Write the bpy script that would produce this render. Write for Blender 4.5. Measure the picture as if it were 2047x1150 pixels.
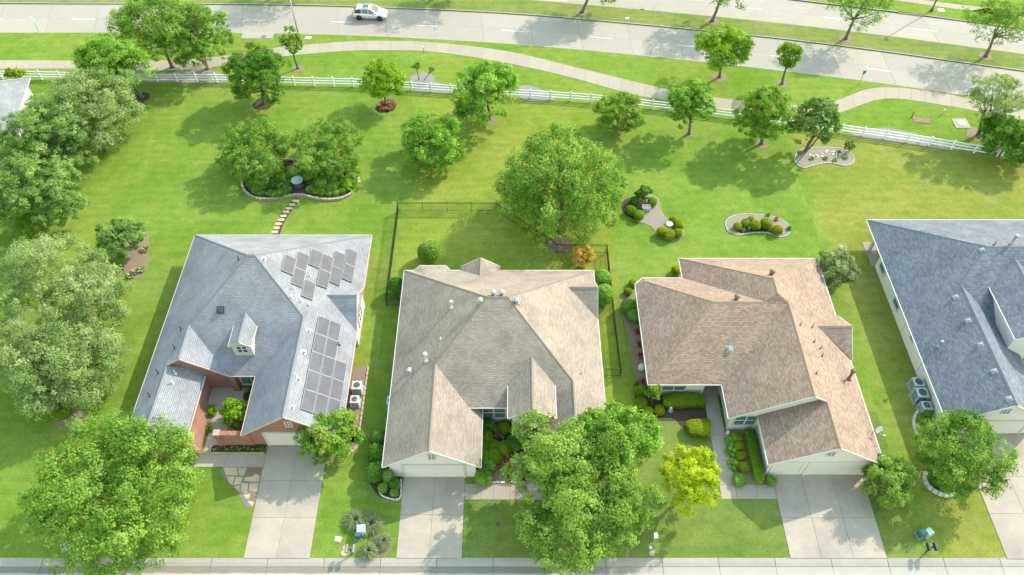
import bpy, bmesh, math, random
import numpy as np
from mathutils import Vector, Matrix
from mathutils.bvhtree import BVHTree
from mathutils.geometry import tessellate_polygon

for o in list(bpy.data.objects): bpy.data.objects.remove(o)
SC = bpy.context.scene
COL = SC.collection
# ------------------------------------------------------------------ camera, sky, sun, exposure
CAM_H, PITCH, FPX = 60.0, math.radians(51.03), 1557.0
cam = bpy.data.cameras.new('camera'); cam_o = bpy.data.objects.new('camera', cam); COL.objects.link(cam_o)
cam_o.location = (0, 0, CAM_H); cam_o.rotation_euler = (math.pi/2 - PITCH, 0, 0)
cam.sensor_width = 36; cam.lens = FPX/2047*36; cam.clip_start = .5; cam.clip_end = 4000
SC.camera = cam_o
SUN_FROM = Vector((2.72, 2.12, 2.62)).normalized()
w = bpy.data.worlds.new('World'); SC.world = w; w.use_nodes = True
nt = w.node_tree; sky = nt.nodes.new('ShaderNodeTexSky'); sky.sky_type = 'NISHITA'; sky.sun_disc = False
sky.sun_elevation = math.asin(SUN_FROM.z); sky.sun_rotation = math.atan2(SUN_FROM.x, SUN_FROM.y)
sky.dust_density = 1.0; sky.air_density = 2.6; sky.ozone_density = 1.0
bg = nt.nodes['Background']; bg.inputs['Strength'].default_value = 0.15
nt.links.new(sky.outputs[0], bg.inputs[0])
sl = bpy.data.lights.new('sun', 'SUN'); sl.energy = 2.05; sl.angle = math.radians(.6); sl.color = (1, .91, .81)
so = bpy.data.objects.new('sun', sl); COL.objects.link(so); so.location = (60, 60, 80)
so.rotation_euler = (-SUN_FROM).to_track_quat('-Z', 'Y').to_euler()
SC.view_settings.view_transform = 'Standard'; SC.view_settings.look = 'None'; SC.view_settings.gamma = 1
SC.view_settings.exposure = 1.68
SC.render.engine = 'CYCLES'; SC.cycles.max_bounces = 6; SC.cycles.transparent_max_bounces = 4

# ------------------------------------------------------------------ survey helper: a point of the plan read off the picture, on the level z
CP, SP = math.cos(PITCH), math.sin(PITCH)
def G(x, y, z=0.0):
    u = (x-1023.5)/FPX; v = (y-575)/FPX
    t = (CAM_H-z)/(SP+v*CP)
    return Vector((u*t, (CP-v*SP)*t, z))
def P(q):
    dz = q[2]-CAM_H; zc = q[1]*CP-dz*SP
    return 1023.5+FPX*q[0]/zc, 575+FPX*(-q[1]*SP-dz*CP)/zc, FPX/zc
def G2(x, y): g = G(x, y); return (g.x, g.y)

# ------------------------------------------------------------------ materials
MATS = {}
def newmat(name):
    m = bpy.data.materials.new(name); m.use_nodes = True
    return m, m.node_tree.nodes, m.node_tree.links, m.node_tree.nodes['Principled BSDF']
def noise(N, L, vec, scale, detail=3, rough=.55):
    n = N.new('ShaderNodeTexNoise'); n.inputs['Scale'].default_value = scale; n.inputs['Detail'].default_value = detail
    n.inputs['Roughness'].default_value = rough; L.new(vec, n.inputs['Vector']); return n.outputs['Fac']
def mrange(N, L, v, a, b, c, d):
    n = N.new('ShaderNodeMapRange'); L.new(v, n.inputs[0])
    for i, q in enumerate((a, b, c, d)): n.inputs[i+1].default_value = q
    return n.outputs[0]
def mixc(N, L, f, a, b, mode='MIX'):
    n = N.new('ShaderNodeMix'); n.data_type = 'RGBA'; n.blend_type = mode
    if isinstance(f, (int, float)): n.inputs[0].default_value = f
    else: L.new(f, n.inputs[0])
    for i, q in ((6, a), (7, b)):
        if isinstance(q, tuple): n.inputs[i].default_value = (*q[:3], 1)
        else: L.new(q, n.inputs[i])
    return n.outputs[2]
def bump(N, L, B, h, strength, dist):
    n = N.new('ShaderNodeBump'); n.inputs['Strength'].default_value = strength; n.inputs['Distance'].default_value = dist
    L.new(h, n.inputs['Height']); L.new(n.outputs[0], B.inputs['Normal'])
def pos(N): return N.new('ShaderNodeNewGeometry').outputs['Position']
def dim(c, k): return tuple(v*k for v in c)
def plain(name, col, rough=.7, var=.12, scale=6., metal=0., spec=.4, bmp=0.):
    if name in MATS: return MATS[name]
    m, N, L, B = newmat(name); p = pos(N)
    f = noise(N, L, p, scale, 4)
    L.new(mixc(N, L, f, dim(col, 1-var), dim(col, 1+var)), B.inputs['Base Color'])
    B.inputs['Roughness'].default_value = rough; B.inputs['Metallic'].default_value = metal
    B.inputs['Specular IOR Level'].default_value = spec
    if bmp: bump(N, L, B, f, .5, bmp)
    MATS[name] = m; return m
def lawnmat(name, a, b, tan=(.2, .17, .05), tanamt=.25, seed=0., blend=None):
    m, N, L, B = newmat(name); p = pos(N)
    mp = N.new('ShaderNodeMapping'); mp.inputs['Location'].default_value = (seed*13.1, seed*7.7, 0); L.new(p, mp.inputs['Vector']); p = mp.outputs[0]
    big = mrange(N, L, noise(N, L, p, .13, 4, .6), .35, .65, 0, 1)
    c = mixc(N, L, big, a, b)
    if blend:
        sx_ = N.new('ShaderNodeSeparateXYZ'); L.new(pos(N), sx_.inputs[0]); ad_ = N.new('ShaderNodeMath'); ad_.operation = 'MULTIPLY_ADD'; L.new(noise(N, L, p, .8, 5, .7), ad_.inputs[0]); ad_.inputs[1].default_value = -2.4; L.new(sx_.outputs[0], ad_.inputs[2])
        c = mixc(N, L, mrange(N, L, ad_.outputs[0], blend[0]-1.2, blend[0]+.6, 0, 1), mixc(N, L, big, blend[1], blend[2]), c)
    mid = mrange(N, L, noise(N, L, p, .9, 5, .65), .3, .7, 0, 1)
    c = mixc(N, L, mid, mixc(N, L, 1., c, (.8, .86, .8), 'MULTIPLY'), mixc(N, L, 1., c, (1.2, 1.13, 1.16), 'MULTIPLY'))
    st = N.new('ShaderNodeMapping'); st.inputs['Scale'].default_value = (.12, 1.6, 1); L.new(p, st.inputs['Vector'])
    streak = mrange(N, L, noise(N, L, st.outputs[0], 1., 3), .35, .65, 0, .22)
    c = mixc(N, L, streak, c, mixc(N, L, 1., c, (1.35, 1.12, 1.3), 'MULTIPLY'))
    wv = N.new('ShaderNodeTexWave'); wv.bands_direction = 'Y'; wv.inputs['Scale'].default_value = .28; wv.inputs['Distortion'].default_value = 5.5; wv.inputs['Detail'].default_value = 3; wv.inputs['Detail Scale'].default_value = .6; L.new(p, wv.inputs['Vector'])
    c = mixc(N, L, mrange(N, L, wv.outputs['Fac'], .3, .7, 0, 1), mixc(N, L, 1., c, (.97, .975, .965), 'MULTIPLY'), mixc(N, L, 1., c, (1.03, 1.02, 1.025), 'MULTIPLY'))
    tuft = noise(N, L, p, 3.2, 5, .75)
    c = mixc(N, L, mrange(N, L, tuft, .3, .7, 0, 1), mixc(N, L, 1., c, (.82, .87, .8), 'MULTIPLY'), mixc(N, L, 1., c, (1.18, 1.12, 1.16), 'MULTIPLY'))
    t = mrange(N, L, noise(N, L, p, .33, 6, .7), .56, .74, 0, tanamt)
    c = mixc(N, L, t, c, tan)
    fine = noise(N, L, p, 9., 4, .75)
    c = mixc(N, L, mrange(N, L, fine, .25, .75, 0, 1), mixc(N, L, 1., c, (.62, .68, .6), 'MULTIPLY'), mixc(N, L, 1., c, (1.34, 1.28, 1.3), 'MULTIPLY'))
    L.new(c, B.inputs['Base Color']); B.inputs['Roughness'].default_value = .95; B.inputs['Specular IOR Level'].default_value = .1
    bump(N, L, B, noise(N, L, p, 16., 5, .8), .55, .09)
    return m
def concrete(name, col, stain=(.16, .15, .14), amt=.35, big=.35):
    m, N, L, B = newmat(name); p = pos(N)
    oi = N.new('ShaderNodeObjectInfo')
    f = mrange(N, L, noise(N, L, p, big, 6, .65), .42, .72, 0, amt)
    c = mixc(N, L, noise(N, L, p, 2.2, 6, .7), dim(col, .84), dim(col, 1.14))
    c = mixc(N, L, f, c, stain)
    c = mixc(N, L, mrange(N, L, noise(N, L, p, big*3.1, 8, .75), .58, .74, 0, amt*.6), c, dim(stain, .8))
    c = mixc(N, L, oi.outputs['Random'], mixc(N, L, 1., c, (.95, .95, .96), 'MULTIPLY'), mixc(N, L, 1., c, (1.05, 1.045, 1.03), 'MULTIPLY'))
    fi = noise(N, L, p, 25., 3, .7)
    c = mixc(N, L, fi, mixc(N, L, 1., c, (.86, .86, .86), 'MULTIPLY'), mixc(N, L, 1., c, (1.12, 1.12, 1.12), 'MULTIPLY'))
    L.new(c, B.inputs['Base Color']); B.inputs['Roughness'].default_value = .85; B.inputs['Specular IOR Level'].default_value = .25
    bump(N, L, B, fi, .3, .02); return m
def shingle(name, c1, c2, mort_or_shadow, wear=.2, bw=.32, rh=.15):
    m, N, L, B = newmat(name)
    uv = N.new('ShaderNodeUVMap').outputs[0]
    br = N.new('ShaderNodeTexBrick'); L.new(uv, br.inputs['Vector'])
    br.inputs['Color1'].default_value = (*c1, 1); br.inputs['Color2'].default_value = (*c2, 1); br.inputs['Mortar'].default_value = (*mort_or_shadow, 1)  # mortar slot holds the shadow line painted between shingle tabs
    br.inputs['Scale'].default_value = 1; br.inputs['Brick Width'].default_value = bw; br.inputs['Row Height'].default_value = rh
    br.inputs['Mortar Size'].default_value = .013; br.inputs['Mortar Smooth'].default_value = .2; br.offset = .5
    p = pos(N)
    f = mrange(N, L, noise(N, L, p, .5, 5, .6), .3, .7, 0, 1)
    c = mixc(N, L, f, mixc(N, L, 1., br.outputs['Color'], (1-wear,)*3, 'MULTIPLY'), mixc(N, L, 1., br.outputs['Color'], (1+wear*.8,)*3, 'MULTIPLY'))
    g = noise(N, L, p, 22., 3, .7)
    c = mixc(N, L, g, mixc(N, L, 1., c, (.78, .78, .78), 'MULTIPLY'), mixc(N, L, 1., c, (1.2, 1.2, 1.2), 'MULTIPLY'))
    L.new(c, B.inputs['Base Color']); B.inputs['Roughness'].default_value = .9; B.inputs['Specular IOR Level'].default_value = .2
    inv = N.new('ShaderNodeMath'); inv.operation = 'SUBTRACT'; inv.inputs[0].default_value = 1; L.new(br.outputs['Fac'], inv.inputs[1])
    bump(N, L, B, inv.outputs[0], .7, .03); return m
def brickmat(name, c1, c2, mort_or_shadow):
    m, N, L, B = newmat(name); p = pos(N)
    s = N.new('ShaderNodeSeparateXYZ'); L.new(p, s.inputs[0])
    ad = N.new('ShaderNodeMath'); ad.operation = 'ADD'; L.new(s.outputs[0], ad.inputs[0]); L.new(s.outputs[1], ad.inputs[1])
    cb = N.new('ShaderNodeCombineXYZ'); L.new(ad.outputs[0], cb.inputs[0]); L.new(s.outputs[2], cb.inputs[1])
    br = N.new('ShaderNodeTexBrick'); L.new(cb.outputs[0], br.inputs['Vector'])
    br.inputs['Color1'].default_value = (*c1, 1); br.inputs['Color2'].default_value = (*c2, 1); br.inputs['Mortar'].default_value = (*mort_or_shadow, 1)
    br.inputs['Scale'].default_value = 1; br.inputs['Brick Width'].default_value = .22; br.inputs['Row Height'].default_value = .075; br.inputs['Mortar Size'].default_value = .009
    c = mixc(N, L, noise(N, L, p, 1.5, 5), mixc(N, L, 1., br.outputs[0], (.75, .75, .75), 'MULTIPLY'), mixc(N, L, 1., br.outputs[0], (1.25, 1.25, 1.25), 'MULTIPLY'))
    L.new(c, B.inputs['Base Color']); B.inputs['Roughness'].default_value = .9
    bump(N, L, B, br.outputs[1], -.5, .01); return m
def leafmat(name, dark, mid, light, trans=.45):
    if name in MATS: return MATS[name]
    m, N, L, B = newmat(name)
    at = N.new('ShaderNodeAttribute'); at.attribute_name = 'tint'
    r = N.new('ShaderNodeValToRGB'); L.new(at.outputs['Fac'], r.inputs[0])
    r.color_ramp.elements[0].position = .05; r.color_ramp.elements[0].color = (*dark, 1)
    r.color_ramp.elements[1].position = .95; r.color_ramp.elements[1].color = (*light, 1)
    e = r.color_ramp.elements.new(.5); e.color = (*mid, 1)
    L.new(r.outputs[0], B.inputs['Base Color']); B.inputs['Roughness'].default_value = .7; B.inputs['Specular IOR Level'].default_value = .08
    tr = N.new('ShaderNodeBsdfTranslucent'); L.new(mixc(N, L, 1., r.outputs[0], (1.25, 1.2, .7), 'MULTIPLY'), tr.inputs[0])
    mx = N.new('ShaderNodeMixShader'); mx.inputs[0].default_value = trans
    L.new(B.outputs[0], mx.inputs[1]); L.new(tr.outputs[0], mx.inputs[2])
    L.new(mx.outputs[0], N['Material Output'].inputs[0]); MATS[name] = m; return m
def glassmat(name, col, rough=.08):
    m, N, L, B = newmat(name); p = pos(N)
    L.new(mixc(N, L, noise(N, L, p, 1.6, 2), dim(col, .7), dim(col, 1.3)), B.inputs['Base Color'])
    B.inputs['Roughness'].default_value = rough; B.inputs['Specular IOR Level'].default_value = .7; MATS[name] = m; return m

M = {}
M['lawn_a'] = lawnmat('lawn_vivid', (.1, .186, .02), (.158, .222, .038), tanamt=.3, seed=1)
M['lawn_b'] = lawnmat('lawn_yellowed', (.13, .2, .02), (.19, .23, .04), tanamt=.4, seed=2, blend=(-12.35, (.1, .186, .02), (.158, .222, .038)))
M['lawn_c'] = lawnmat('lawn_bright', (.098, .186, .02), (.15, .22, .036), tanamt=.26, seed=3)
M['lawn_d'] = lawnmat('lawn_dry', (.14, .19, .026), (.195, .212, .045), tan=(.27, .23, .1), tanamt=.5, seed=4, blend=(32.0, (.098, .186, .02), (.15, .22, .036)))
M['verge'] = lawnmat('verge_grass', (.1, .19, .018), (.155, .215, .035), tanamt=.32, seed=5)
M['lawn_front'] = lawnmat('lawn_front_dull', (.095, .155, .028), (.15, .195, .045), tan=(.21, .175, .08), tanamt=.4, seed=6)
M['terrain'] = plain('terrain_soil', (.12, .10, .06), .95)
M['road'] = concrete('road_concrete', (.295, .27, .228), (.24, .225, .2), .45, .12)
M['path'] = concrete('path_concrete', (.3, .26, .205), (.26, .22, .17), .3, .4)
M['drive'] = concrete('drive_concrete', (.35, .305, .245), (.19, .175, .155), .6, .3)
M['curb'] = concrete('curb_concrete', (.3, .28, .24), (.22, .2, .17), .3, .5)
M['joint'] = plain('joint_dirt', (.17, .155, .125), .95)
M['paint'] = plain('road_paint', (.5, .5, .48), .6, .05)
M['fence_w'] = plain('white_vinyl', (.74, .75, .77), .45, .03)
M['iron'] = plain('black_iron', (.03, .03, .032), .45, .1, metal=.3)
M['mulch'] = plain('bark_mulch', (.055, .035, .025), .95, .6, 14., bmp=.05)
M['mulch_tan'] = plain('tan_mulch', (.2, .145, .105), .95, .5, 12., bmp=.05)
M['gravel'] = plain('pale_gravel', (.215, .185, .145), .95, .45, 10., bmp=.04)
M['slate_gravel'] = plain('grey_gravel', (.2, .18, .165), .95, .5, 9., bmp=.05)
M['edge_stone'] = plain('edging_stone', (.36, .29, .2), .9, .3, 3., bmp=.02)
M['white_stone'] = plain('white_stone', (.5, .49, .46), .9, .25, 4., bmp=.02)
M['flag'] = plain('flagstone', (.42, .33, .2), .85, .3, 1.3, bmp=.01)
M['roof_a'] = shingle('shingle_grey', (.262, .27, .285), (.212, .22, .236), (.115, .12, .136))
M['roof_b'] = shingle('shingle_taupe', (.312, .268, .218), (.245, .208, .167), (.145, .122, .097))
M['roof_c'] = shingle('shingle_tan', (.335, .252, .192), (.222, .157, .117), (.195, .136, .102), .14, .3, .15)
M['roof_d'] = shingle('shingle_slate', (.185, .205, .235), (.12, .136, .162), (.07, .077, .095))
M['cap_a'] = plain('cap_grey', (.15, .16, .18), .9, .2); M['cap_b'] = plain('cap_taupe', (.18, .155, .13), .9, .2)
M['cap_c'] = plain('cap_tan', (.24, .17, .12), .9, .2); M['cap_d'] = plain('cap_slate', (.12, .135, .16), .9, .2)
M['brick'] = brickmat('red_brick', (.33, .13, .085), (.24, .088, .06), (.33, .26, .21))
M['wall_b'] = plain('painted_offwhite', (.6, .585, .555), .8, .05, 2.)
M['wall_c'] = plain('painted_cream', (.58, .575, .53), .8, .05, 2.)
M['wall_d'] = plain('painted_ivory', (.62, .6, .55), .8, .05, 2.)
M['trim'] = plain('trim_white', (.5, .49, .465), .6, .04)
M['trim_tan'] = plain('trim_beige', (.45, .37, .29), .6, .05)
M['gdoor'] = plain('garage_door_white', (.62, .6, .58), .5, .03)
M['gdoor_c'] = plain('garage_door_cream', (.57, .565, .53), .5, .03)
M['glass'] = glassmat('window_glass', (.06, .17, .16)); M['glass_d'] = glassmat('dark_glass', (.02, .05, .06))
M['solar'] = plain('solar_cells', (.085, .088, .1), .5, .35, 1.2, spec=.1)
M['alu'] = plain('aluminium', (.2, .21, .22), .45, .05, metal=.3)
M['galv'] = plain('galvanised', (.36, .375, .385), .4, .08, metal=.4)
M['pvc'] = plain('white_pipe', (.6, .6, .59), .5, .05)
M['dark_metal'] = plain('dark_metal', (.05, .055, .065), .5, .1)
M['brown_metal'] = plain('brown_metal', (.16, .09, .07), .6, .15)
M['ac'] = plain('condenser_beige', (.5, .5, .46), .5, .05); M['ac_g'] = plain('condenser_grey_green', (.36, .42, .41), .5, .05)
M['ac_dark'] = plain('condenser_coil', (.06, .065, .065), .7, .2, 20.)
M['bark'] = plain('bark_grey', (.14, .115, .09), .95, .35, 8., bmp=.03)
M['bark_pale'] = plain('bark_pale', (.26, .21, .165), .95, .3, 8., bmp=.02)
M['pole'] = plain('lamp_pole_grey', (.4, .42, .43), .5, .06, metal=.5)
M['pole_blue'] = plain('lamp_pole_blue', (.08, .12, .2), .5, .06, metal=.2)
M['teal'] = plain('teal_plastic', (.03, .13, .14), .5, .08); M['mint'] = plain('mint_enclosure', (.3, .47, .38), .5, .06)
M['sign_white'] = plain('sign_white', (.75, .76, .76), .4, .03); M['sign_green'] = plain('sign_green', (.015, .16, .08), .4, .05)
M['mail'] = plain('mailbox_grey', (.2, .2, .21), .45, .1, metal=.4); M['mail_blue'] = plain('mailbox_navy', (.02, .025, .055), .45, .1, metal=.3)
M['car'] = plain('car_silver', (.62, .63, .64), .22, .02, metal=.35, spec=.6)
M['tyre'] = plain('tyre_rubber', (.02, .02, .02), .85); M['car_glass'] = glassmat('car_glass', (.05, .065, .075), .05)
M['red'] = plain('lamp_red', (.35, .02, .02), .3); M['lampglass'] = plain('lamp_lens', (.7, .72, .75), .2, .02)
M['stone_grey'] = plain('cast_stone', (.4, .39, .36), .85, .15, 5.)
M['blue_glaze'] = plain('blue_glaze', (.2, .32, .5), .3, .1); M['pale_blue'] = plain('pale_blue_top', (.32, .42, .45), .3, .1)
M['rock_red'] = plain('rock_bronze', (.2, .12, .09), .9, .4, 5.)
M['wood'] = plain('brown_wood', (.25, .13, .06), .8, .2)

LEAF = {
 'elm': ((0.066, 0.175, 0.020), (0.169, 0.315, 0.046), (0.379, 0.508, 0.124)),
 'oak': ((0.078, 0.182, 0.022), (0.172, 0.322, 0.046), (0.305, 0.441, 0.097)),
 'olive':  ((0.113, 0.202, 0.031), (0.209, 0.338, 0.056), (0.313, 0.458, 0.104)),
 'maple': ((0.104, 0.233, 0.024), (0.199, 0.385, 0.047), (0.337, 0.524, 0.097)),
 'deep': ((0.048, 0.146, 0.016), (0.115, 0.262, 0.032), (0.245, 0.393, 0.072)),
 'blue': ((0.090, 0.189, 0.044), (0.192, 0.320, 0.077), (0.337, 0.458, 0.143)),
 'pale': ((.15, .235, .068), (.25, .35, .125), (.38, .46, .21)),
 'lime': ((.12, .22, .012), (.22, .375, .02), (.34, .49, .045)),
 'yellow': ((.27, .36, .014), (.42, .53, .018), (.55, .61, .055)),
 'box': ((0.098, 0.211, 0.012), (0.187, 0.329, 0.018), (0.294, 0.439, 0.033)),
 'gold': ((0.151, 0.229, 0.012), (0.267, 0.355, 0.018), (0.410, 0.473, 0.030)),
 'myrtle': ((0.097, 0.236, 0.020), (0.193, 0.366, 0.039), (0.450, 0.424, 0.130)),
 'orange': ((0.274, 0.273, 0.046), (0.620, 0.403, 0.069), (0.620, 0.376, 0.116)),
 'silver': ((0.123, 0.195, 0.058), (0.260, 0.325, 0.128), (0.492, 0.520, 0.300)),
 'bronze': ((0.152, 0.059, 0.042), (0.348, 0.160, 0.099), (0.586, 0.318, 0.199)),
 'straw': ((.15, .2, .07), (.25, .3, .13), (.38, .37, .22)),
}
def leaf(k): return leafmat('leaf_'+k, *LEAF[k])

# ------------------------------------------------------------------ object helpers
def link(o): COL.objects.link(o); return o
def tag(o, label=None, cat=None, group=None, kind=None):
    if label: o['label'] = label
    if cat: o['category'] = cat
    if group: o['group'] = group
    if kind: o['kind'] = kind
    return o
def thing(name, label, cat, loc=(0, 0, 0), group=None, rz=0):
    o = link(bpy.data.objects.new(name, None)); o.location = loc; o.rotation_euler = (0, 0, rz); o.empty_display_size = .3
    return tag(o, label, cat, group)
def adopt(o, par):
    o.parent = par          # parts are modelled in world metres; a thing's Empty stands at its base
    o.matrix_parent_inverse = Matrix.LocRotScale(par.location, par.rotation_euler, par.scale).inverted() if par.parent is None else Matrix.Identity(4)
    return o
class MB:
    """collects shapes; build() links them as one mesh object"""
    def __init__(s): s.v = []; s.f = []; s.uv = {}; s.sm = set()
    def add(s, vs, fs, smooth=False):
        b = len(s.v); s.v += [tuple(q) for q in vs]
        for f in fs:
            if smooth: s.sm.add(len(s.f))
            s.f.append([b+i for i in f])
    def poly(s, pts): s.add(pts, [range(len(pts))]); return s
    def box(s, c, d, rz=0., taper=1.):
        x, y, z = d[0]/2, d[1]/2, d[2]/2; ca, sa = math.cos(rz), math.sin(rz); vs = []
        for k, t in ((-1, 1), (1, taper)):
            for a, b in ((-1, -1), (1, -1), (1, 1), (-1, 1)):
                X, Y = a*x*t, b*y*t; vs.append((c[0]+X*ca-Y*sa, c[1]+X*sa+Y*ca, c[2]+k*z))
        s.add(vs, [(3, 2, 1, 0), (4, 5, 6, 7), (0, 1, 5, 4), (1, 2, 6, 5), (2, 3, 7, 6), (3, 0, 4, 7)]); return s
    def beam(s, p, q, w, h, up=Vector((0, 0, 1))):
        p, q = Vector(p), Vector(q); d = (q-p).normalized(); r = d.cross(up)
        if r.length < 1e-4: r = Vector((1, 0, 0))
        r.normalize(); u = r.cross(d).normalized(); vs = []
        for e in (p, q):
            for a, b in ((-1, -1), (1, -1), (1, 1), (-1, 1)): vs.append(e+r*a*w/2+u*b*h/2)
        s.add(vs, [(0, 1, 2, 3), (7, 6, 5, 4), (1, 0, 4, 5), (2, 1, 5, 6), (3, 2, 6, 7), (0, 3, 7, 4)]); return s
    def tube(s, pts, rad, n=8):
        pts = [Vector(p) for p in pts]; vs = []; fs = []
        for i, p in enumerate(pts):
            d = (pts[min(i+1, len(pts)-1)]-pts[max(i-1, 0)]).normalized()
            a = d.cross(Vector((0.13, 1, .07))); a = a.normalized() if a.length > 1e-4 else Vector((1, 0, 0)); b = d.cross(a)
            for k in range(n):
                t = 2*math.pi*k/n; vs.append(p+(a*math.cos(t)+b*math.sin(t))*rad[i])
        for i in range(len(pts)-1):
            for k in range(n): fs.append((i*n+k, i*n+(k+1) % n, (i+1)*n+(k+1) % n, (i+1)*n+k))
        fs += [tuple(range(n))[::-1], tuple(range((len(pts)-1)*n, len(pts)*n))]
        s.add(vs, fs, True); return s
    def lathe(s, c, prof, n=16, ax=Vector((0, 0, 1))):
        ax = Vector(ax).normalized(); a = ax.orthogonal().normalized(); b = ax.cross(a); c = Vector(c); vs = []; fs = []
        for r, h in prof:
            for k in range(n):
                t = 2*math.pi*k/n; vs.append(c+ax*h+(a*math.cos(t)+b*math.sin(t))*max(r, 1e-4))
        for i in range(len(prof)-1):
            for k in range(n): fs.append((i*n+k, i*n+(k+1) % n, (i+1)*n+(k+1) % n, (i+1)*n+k))
        fs += [tuple(range(n))[::-1], tuple(range((len(prof)-1)*n, len(prof)*n))]
        s.add(vs, fs, True); return s
    def slab(s, pts, z1, z0):
        n = len(pts); a = sum(pts[i][0]*pts[(i+1) % n][1]-pts[(i+1) % n][0]*pts[i][1] for i in range(n))
        if a < 0: pts = pts[::-1]
        vs = [(p[0], p[1], z1) for p in pts]+[(p[0], p[1], z0) for p in pts]
        s.add(vs, [range(n)]+[(i, i+n, (i+1) % n+n, (i+1) % n) for i in range(n)]); return s
    def build(s, name, m, parent=None, uvslope=False):
        me = bpy.data.meshes.new(name); me.from_pydata(s.v, [], [list(f) for f in s.f])
        if s.sm: me.polygons.foreach_set('use_smooth', [i in s.sm for i in range(len(s.f))])
        me.materials.append(M[m] if isinstance(m, str) else m)
        if uvslope:
            uv = me.uv_layers.new(name='UVMap')
            for p in me.polygons:
                n = p.normal if p.normal.z > 0 else -p.normal
                u = Vector((0, 0, 1)).cross(n); u = u.normalized() if u.length > 1e-4 else Vector((1, 0, 0)); v = n.cross(u)
                for li in p.loop_indices:
                    q = me.vertices[me.loops[li].vertex_index].co; uv.data[li].uv = (q.dot(u), q.dot(v))
        me.update(); o = link(bpy.data.objects.new(name, me))
        if parent is not None: adopt(o, parent)
        return o
def struct(o, label=None): return tag(o, label, None, None, 'structure')
def copy_tree(o, parent=None):
    c = link(o.copy()); c.parent = parent
    for ch in [k for k in bpy.data.objects if k.parent == o]: copy_tree(ch, c)
    return c
def spline(pts, step):
    pts = [Vector((p[0], p[1], 0)) for p in pts]; out = []
    for i in range(len(pts)-1):
        p0, p1, p2, p3 = pts[max(i-1, 0)], pts[i], pts[i+1], pts[min(i+2, len(pts)-1)]
        n = max(1, int((p2-p1).length/step))
        for k in range(n):
            t = k/n; out.append(.5*((2*p1)+(p2-p0)*t+(2*p0-5*p1+4*p2-p3)*t*t+(3*p1-p0-3*p2+p3)*t**3))
    return out+[pts[-1]]
def closed(pts, step):
    pts = [Vector((p[0], p[1], 0)) for p in pts]; n = len(pts); out = []
    for i in range(n):
        p0, p1, p2, p3 = pts[i-1], pts[i], pts[(i+1) % n], pts[(i+2) % n]; m = max(1, int((p2-p1).length/step))
        for k in range(m):
            t = k/m; q = .5*((2*p1)+(p2-p0)*t+(2*p0-5*p1+4*p2-p3)*t*t+(3*p1-p0-3*p2+p3)*t**3); out.append((q.x, q.y))
    return out
def resample(pts, n):
    d = [0]
    for a, b in zip(pts, pts[1:]): d.append(d[-1]+(b-a).length)
    out = []
    for i in range(n+1):
        t = d[-1]*i/n; j = max(k for k in range(len(d)) if d[k] <= t+1e-6); j = min(j, len(pts)-2)
        out.append(pts[j].lerp(pts[j+1], (t-d[j])/max(d[j+1]-d[j], 1e-6)))
    return out
def extend(pts, l0, l1):
    pts = [Vector((p[0], p[1], 0)) for p in pts]
    a = pts[0]+(pts[0]-pts[1]).normalized()*l0; b = pts[-1]+(pts[-1]-pts[-2]).normalized()*l1
    return [a]+pts+[b]

# ------------------------------------------------------------------ the ground, roads, paths
struct(MB().poly([(-900, -600, -.16), (900, -600, -.16), (900, 1200, -.16), (-900, 1200, -.16)]).build('ground', lawnmat('far_grass', (.07, .14, .02), (.11, .16, .03), seed=7)))
near_top = [(0, 6.5), (520, 9), (760, 15), (1020, 27), (1270, 48), (1540, 75), (1760, 102), (2047, 142)]
near_bot = [(0, 64.5), (300, 64.5), (600, 67), (800, 74), (1020, 87), (1270, 109), (1540, 138), (1760, 165), (1934, 191), (2047, 209)]
far_bot = [(1074, 0), (1300, 20), (1540, 43.5), (1760, 69), (2047, 107)]
far_top = [(1592, 0), (1795, 24.5), (1928, 42), (2047, 58)]
def line(px, l0, l1, step=2.5): return spline(extend([G2(*q) for q in px], l0, l1), step)
NT, NB = line(near_top, 60, 70), line(near_bot, 60, 70)
FB, FT = line(far_bot, 130, 60), line(far_top, 170, 60)
def ribbon_slabs(name, parent, A, B, n, lanes, m, z1, z0, gap):
    A, B = resample(A, n), resample(B, n); 
    for i in range(n):
        for l in range(lanes):
            f0, f1 = l/lanes, (l+1)/lanes
            q = [A[i].lerp(B[i], f0), A[i+1].lerp(B[i+1], f0), A[i+1].lerp(B[i+1], f1), A[i].lerp(B[i], f1)]
            c = sum(q, Vector())/4; pts = []
            for v in q:
                d = v-c; pts.append((c+d*max(.5, 1-gap/max(d.length, .01)))[:2])
            MB().slab(pts, z1, z0).build(name, m, parent)
near_road = struct(MB().slab([p[:2] for p in NT]+[p[:2] for p in NB[::-1]], -.13, -.17).build('road', 'joint'))
far_road = struct(MB().slab([p[:2] for p in FT]+[p[:2] for p in FB[::-1]], -.13, -.17).build('road', 'joint'))
ribbon_slabs('concrete_panel', near_road, NT, NB, 40, 2, 'road', -.118, -.15, .02)
ribbon_slabs('concrete_panel', far_road, FT, FB, 40, 2, 'road', -.118, -.15, .02)
for a, b in (((-45, 36), (4, 36.3)), ((142, 37), (189, 37)), ((314, 37.5), (360, 38)), ((485, 38.6), (529, 39.3)), ((660, 41.7), (702, 43.2)), ((828, 49), (873, 51)), ((1002, 58.7), (1047, 62)), ((1179, 71.8), (1225, 76)), ((1357, 89), (1404, 94.2)), ((1541, 109.5), (1590, 115.5)), ((1731, 135), (1781, 141.3)), ((1927, 162.3), (1977, 170))):
    MB().beam(G(*a)+Vector((0, 0, -.114)), G(*b)+Vector((0, 0, -.114)), .13, .006).build('lane_dash', 'paint', near_road)
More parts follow.
